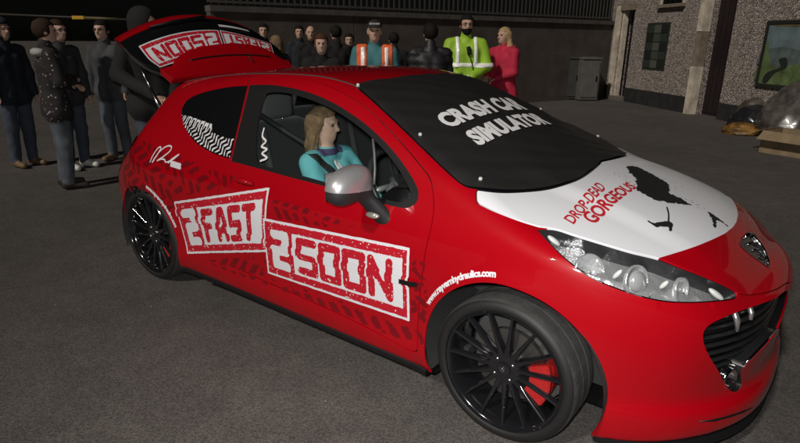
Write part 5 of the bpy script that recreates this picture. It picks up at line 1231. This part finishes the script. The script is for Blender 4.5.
HBROWN = mat('hair_brown', (.035,.020,.013), .8, spec=.2, bump=.5, bscale=120); HDARK = mat('hair_dark', (.010,.008,.007), .8, spec=.2, bump=.5, bscale=120); HBLOND = mat('hair_blond', (.42,.30,.15), .8, spec=.2, bump=.5, bscale=120, var=.25, vscale=30); HMOUSE = mat('hair_mouse', (.19,.125,.070), .8, spec=.2, bump=.5, bscale=120, var=.3, vscale=30); HAUB = mat('hair_auburn', (.075,.028,.014), .8, spec=.2, bump=.5, bscale=120)
def flecked():
    m = mat('flecked_jacket', (.014,.012,.012), .85); n = m.node_tree.nodes; l = m.node_tree.links; tc = n.new('ShaderNodeTexCoord'); vo = n.new('ShaderNodeTexVoronoi'); vo.inputs['Scale'].default_value = 24; l.new(tc.outputs['Object'], vo.inputs['Vector'])
    r_ = n.new('ShaderNodeMapRange'); r_.inputs[1].default_value = .22; r_.inputs[2].default_value = .16; l.new(vo.outputs['Distance'], r_.inputs[0]); mx = n.new('ShaderNodeMix'); mx.data_type = 'RGBA'; mx.inputs[6].default_value = (.014,.012,.012,1); mx.inputs[7].default_value = (.36,.28,.26,1); l.new(r_.outputs[0], mx.inputs[0]); l.new(mx.outputs[2], n['Principled BSDF'].inputs['Base Color']); return m
FLECK = flecked(); LIME = mat('lime_hivis', (.30,.52,.03), .6, bump=.15, bscale=60, var=.12); REFL = mat('reflective_tape', (.95,.95,.93), .35, spec=1.0); ORANGE = mat('orange_hivis', (.80,.13,.03), .6); TEAL = mat('teal_cloth', (.045,.17,.19), .8, var=.15); REDC = mat('red_coat_cloth', (.48,.016,.050), .8, bump=.25, bscale=120, var=.15); PUFF = mat('black_puffer', (.013,.013,.015), .55); GREYJ = mat('grey_jacket_cloth', (.050,.052,.055), .85, var=.3); TEALJ = mat('turquoise_polo', (.13,.46,.50), .75, bump=.2, bscale=220, var=.1)
# left group
g1 = foot(70, 187.5); d_ = foot(115, 187); person('short-haired youth in a long fleck-patterned jacket with a pale hood, arms folded', g1, math.atan2((AX_R*.75+AX_F*.66)[1], (AX_R*.75+AX_F*.66)[0]), height_at(g1, 20, 60), FLECK, DENIM2, DARKSH, HBROWN, FOLD, 1.0, coat=.84, stance=.085, skin=SKIN)
g2 = foot(69, 169)+np.array([.05,.1,0]); person('youth in glasses and white trainers standing behind the fleck-patterned jacket', g2, face_to(g2, (-3.0, 1.2)), height_at(g2, 20.5, 61), CHAR, DENIM, WHITESH, HBROWN, DOWN, .95, glasses=True)
g3 = foot(27, 166); person('youth in a navy hooded top with the hood up and tan boots', g3, face_to(g3, (-4.5, .6)), height_at(g3, 20, 20), NAVY, DENIM, BROWNSH, HBROWN, DOWN, 1.0, hood=NAVY)
g4 = foot(121, 160); person('youth in an open grey jacket and glasses, standing behind the man at the boot', g4, face_to(g4, (-4.5, -2.0)), height_at(g4, 21, 110), GREYJ, DENIM2, BROWNSH, HDARK, DOWN, .95, glasses=True)
g5, h5 = by_head(142, 10, 5.35); hand_t = at_depth(161, 99, 4.95)
loc = hand_t-g5; yaw5 = face_to(g5, (-3.0, -.35)); cy_, sy_ = math.cos(yaw5), math.sin(yaw5); L5 = np.array([loc[0]*cy_+loc[1]*sy_, -loc[0]*sy_+loc[1]*cy_, loc[2]])/(h5/1.75)
pr5, i5 = person('big man in a black hooded jacket reaching into the open boot', g5, yaw5, h5, BLK, DENIM, DARKSH, HDARK, (((.12,-.28,1.17), tuple(L5-unit(L5-np.array([.12,-.28,1.17]))*.08)), ((.05,.26,1.13),(.20,.18,.98))), 1.22, hood=BLK, lean=.10, coat=.86, look=R(75))
# back row
def back(u, v, dep, label, yaw_to, **kw):
    P, H_ = by_head(u, v, dep); return person(label, P, face_to(P, yaw_to), H_, kw.pop('top', BLK), kw.pop('legs', DENIM), DARKSH, kw.pop('hair', HBROWN), kw.pop('arms', DOWN), kw.pop('build', 1.0), **kw)
camp = (CAM[0], CAM[1])
back(299, 26, 10.5, 'man in a dark zipped jacket, far back beside the balding man', camp, top=NAVY, h=.026, hair=HDARK)
back(310.5, 26, 9.4, 'balding man in a dark coat behind the smiling auburn-haired girl', camp, top=BLK, h=.026, bald=True)
back(336, 26, 8.6, 'dark-haired person in black turned away, behind the orange vest', (-9, 6), top=BLK, h=.026, hair=HDARK)
back(349, 34, 9.6, 'short dark-haired boy in black beside the man in the orange vest', camp, top=BLK, h=.026, hair=HDARK)
back(276, 36, 8.2, 'fair-haired woman partly hidden by the raised tailgate', (-9, 3), top=CHAR, h=.026, hair=HMOUSE, long_hair=2)
back(263, 24, 9.5, 'dark-haired person hidden behind the raised tailgate corner', camp, top=BLK, h=.026, hair=HDARK)
back(394, 33, 9.0, 'dark-haired person half hidden behind the orange vest', (-9, 8), top=BLK, h=.026, hair=HDARK)
back(321, 34.5, 6.3, 'smiling auburn-haired girl in a black furry-collared coat behind the car roof', camp, top=BLK, hair=HAUB, h=.022, arms=POCKET, head_tilt=.05)
p6, i6 = back(374.5, 21, 6.3, 'man in a black cap, teal sweater and orange reflective vest', camp, top=TEAL, bald=True, arms=DOWN, build=1.22, h=.020)
band(p6, i6, 'hivis_vest', ORANGE, lambda P: np.maximum(np.maximum(np.abs(P[:, 1])-.205, -(np.abs(P[:, 1])-.085)), np.maximum(P[:, 2]-1.50, .93-P[:, 2])), .012)
for z in (1.135,): band(p6, i6, 'reflective_tape', REFL, lambda P: np.maximum.reduce([np.abs(P[:, 2]-z)-.028, np.abs(P[:, 1])-.205, -(np.abs(P[:, 1])-.085)]), .017)
band(p6, i6, 'reflective_tape', REFL, lambda P: np.maximum.reduce([np.abs(np.abs(P[:, 1])-.135)-.024, P[:, 2]-1.47, 1.13-P[:, 2]]), .018)
def cap(root, info, material):
    hp, k, hc, Rh = info['hp'], info['k'], info['hc'], info['Rh']
    def cf(P):
        q = (P-hc)@Rh/k; d = np.maximum(ellip(P, hp(-.010,0,.034), np.array([.108,.093,.100])*k, Rh), (.050-q[:, 2])*k); br = np.maximum(np.abs(q[:, 2]-.052+.10*np.maximum(q[:,0]-.08,0))-.006, np.sqrt(((q[:, 0]-.085)/1.0)**2+(q[:, 1])**2)-.085)*k; return np.minimum(d, br)
    V, Q = surf_nets(cf, hc+np.array([-.16,-.16,-.02])*k, hc+np.array([.2,.16,.17])*k, .010*k); link_mesh('cap', V, tris(Q), material, root)
cap(p6, i6, mat('cap_black', (.014,.014,.015), .8))
bm = bmesh.new(); hp6 = i6['hp']
for a in np.linspace(-.6, .6, 7): bm_tube(bm, [tuple(hp6(-.010+.107*math.cos(a), .092*math.sin(a), .070)), tuple(hp6(-.010+.103*math.cos(a), .089*math.sin(a), .092))], .006, 5)
link_bm('cap_lettering', bm, mat('cap_white', (.6,.6,.6), .7), p6)
back(431, 24, 6.6, 'person in a padded black jacket turned away towards the officer', (-9, 9), top=PUFF, hair=HDARK, build=1.2, topname='puffer', h=.018, arms=FRONT, hood=None)
p7, i7 = back(467, 15.5, 7.4, 'officer in a lime reflective jacket with glasses and dark beard', (1.2, -1.0), top=LIME, legs=BLK, hair=HDARK, glasses=True, beard=HDARK, build=1.25, h=.018, arms=(((.06,-.28,1.14),(.24,-.10,1.04)), ((.06,.28,1.14),(.24,.06,1.02))), coat=.86)
band(p7, i7, 'reflective_tape', REFL, lambda P: np.abs(P[:, 2]-1.155)-.026, .010, zr=(1.05,1.28))
band(p7, i7, 'reflective_tape', REFL, lambda P: np.maximum.reduce([np.abs(np.abs(P[:, 1])-.115)-.024, P[:, 2]-1.50, 1.17-P[:, 2]]), .012, zr=(1.1,1.56))
bm = bmesh.new(); bm_box(bm, (.155*i7['k'], .02, 1.33*i7['k']), (.035,.055,.11), Matrix.Rotation(R(12),3,'X'), .01); bm_tube(bm, [(.15,.02,1.36),(.17,.06,1.25),(.16,.10,1.10)], .006, 6); link_bm('radio', bm, BLACKTRIM, p7)
p8, i8 = back(505.5, 28, 7.9, 'blond woman in a red hooded coat, hands together', tuple((by_head(505.5,28,7.9)[0]-AX_R*.8-AX_F*.6)[:2]), top=REDC, legs=BLK, hair=HBLOND, build=1.32, coat=.62, long_hair=2, arms=FRONT, h=.020)
bm = bmesh.new()
k8 = i8['k']
def hood_back(P): return smax(ellip(P, np.array([-.085,0,1.47])*k8, np.array([.09,.14,.075])*k8), -ellip(P, np.array([-.03,0,1.52])*k8, np.array([.10,.10,.09])*k8), .02)
bm.free(); V, Q = surf_nets(hood_back, np.array([-.22,-.18,1.35])*k8, np.array([.06,.18,1.58])*k8, .014); link_mesh('hood', V, tris(Q), REDC, p8)
pale = mat('pale_hood_lining', (.34,.35,.34), .85)
for o in list(bpy.data.objects):
    if o.get('label', '').startswith('short-haired youth'):
        kk = height_at(g1, 20, 60)/1.75
        V, Q = surf_nets(lambda P: smax(ellip(P, np.array([-.070,0,1.435])*kk, np.array([.075,.135,.050])*kk), -ellip(P, np.array([-.02,0,1.53])*kk, np.array([.09,.09,.09])*kk), .02), np.array([-.22,-.18,1.33])*kk, np.array([.06,.18,1.58])*kk, .014); link_mesh('hood', V, tris(Q), pale, o)
# ---- the girl at the wheel
hd = on_y(324, 125, -.40)
def seat_legs(s): return (0, s*.10, .92), (.40, s*.13, .98), (.62, s*.13, .66), (.74, s*.14, .60)
Hg = 1.40; kg = Hg/1.75; lean_ = -.22
base = np.array([hd[0]-(.022+lean_*.68)*kg, hd[1], hd[2]-1.635*kg])
gp, gi = person('girl in a turquoise polo shirt belted into the driver seat of the red hatchback', base, 0.0, Hg, TEALJ, BLK, DARKSH, HMOUSE, (((.12,-.24,1.12),(.34,-.16,1.08)), ((.10,.24,1.12),(.34,.14,1.08))), 1.0, long_hair=True, seated=seat_legs, lean=lean_, look=R(22), h=.017, head_tilt=.06)
band(gp, gi, 'polo_collar', mat('navy_collar', (.06,.05,.12), .8), lambda P: np.maximum(np.abs(P[:, 2]-1.462)-.020, np.hypot(P[:, 0]+.10, P[:, 1])-.11), .010, zr=(1.38,1.56), h=.010)
band(gp, gi, 'shirt_placket', mat('white_placket', (.62,.64,.64), .8), lambda P: np.maximum.reduce([np.abs(P[:, 1])-.022, P[:, 2]-1.46, 1.30-P[:, 2], -P[:, 0]-.02]), .006, zr=(1.28,1.5), h=.010)
band(gp, gi, 'shoulder_belt', MATS['belt_webbing'], lambda P: np.maximum.reduce([np.abs((P[:, 1]+.10)*.80+(P[:, 2]-1.36)*.60)-.026, P[:, 2]-1.47, .98-P[:, 2], -P[:, 0]-.12]), .008, zr=(.95,1.5), h=.010)
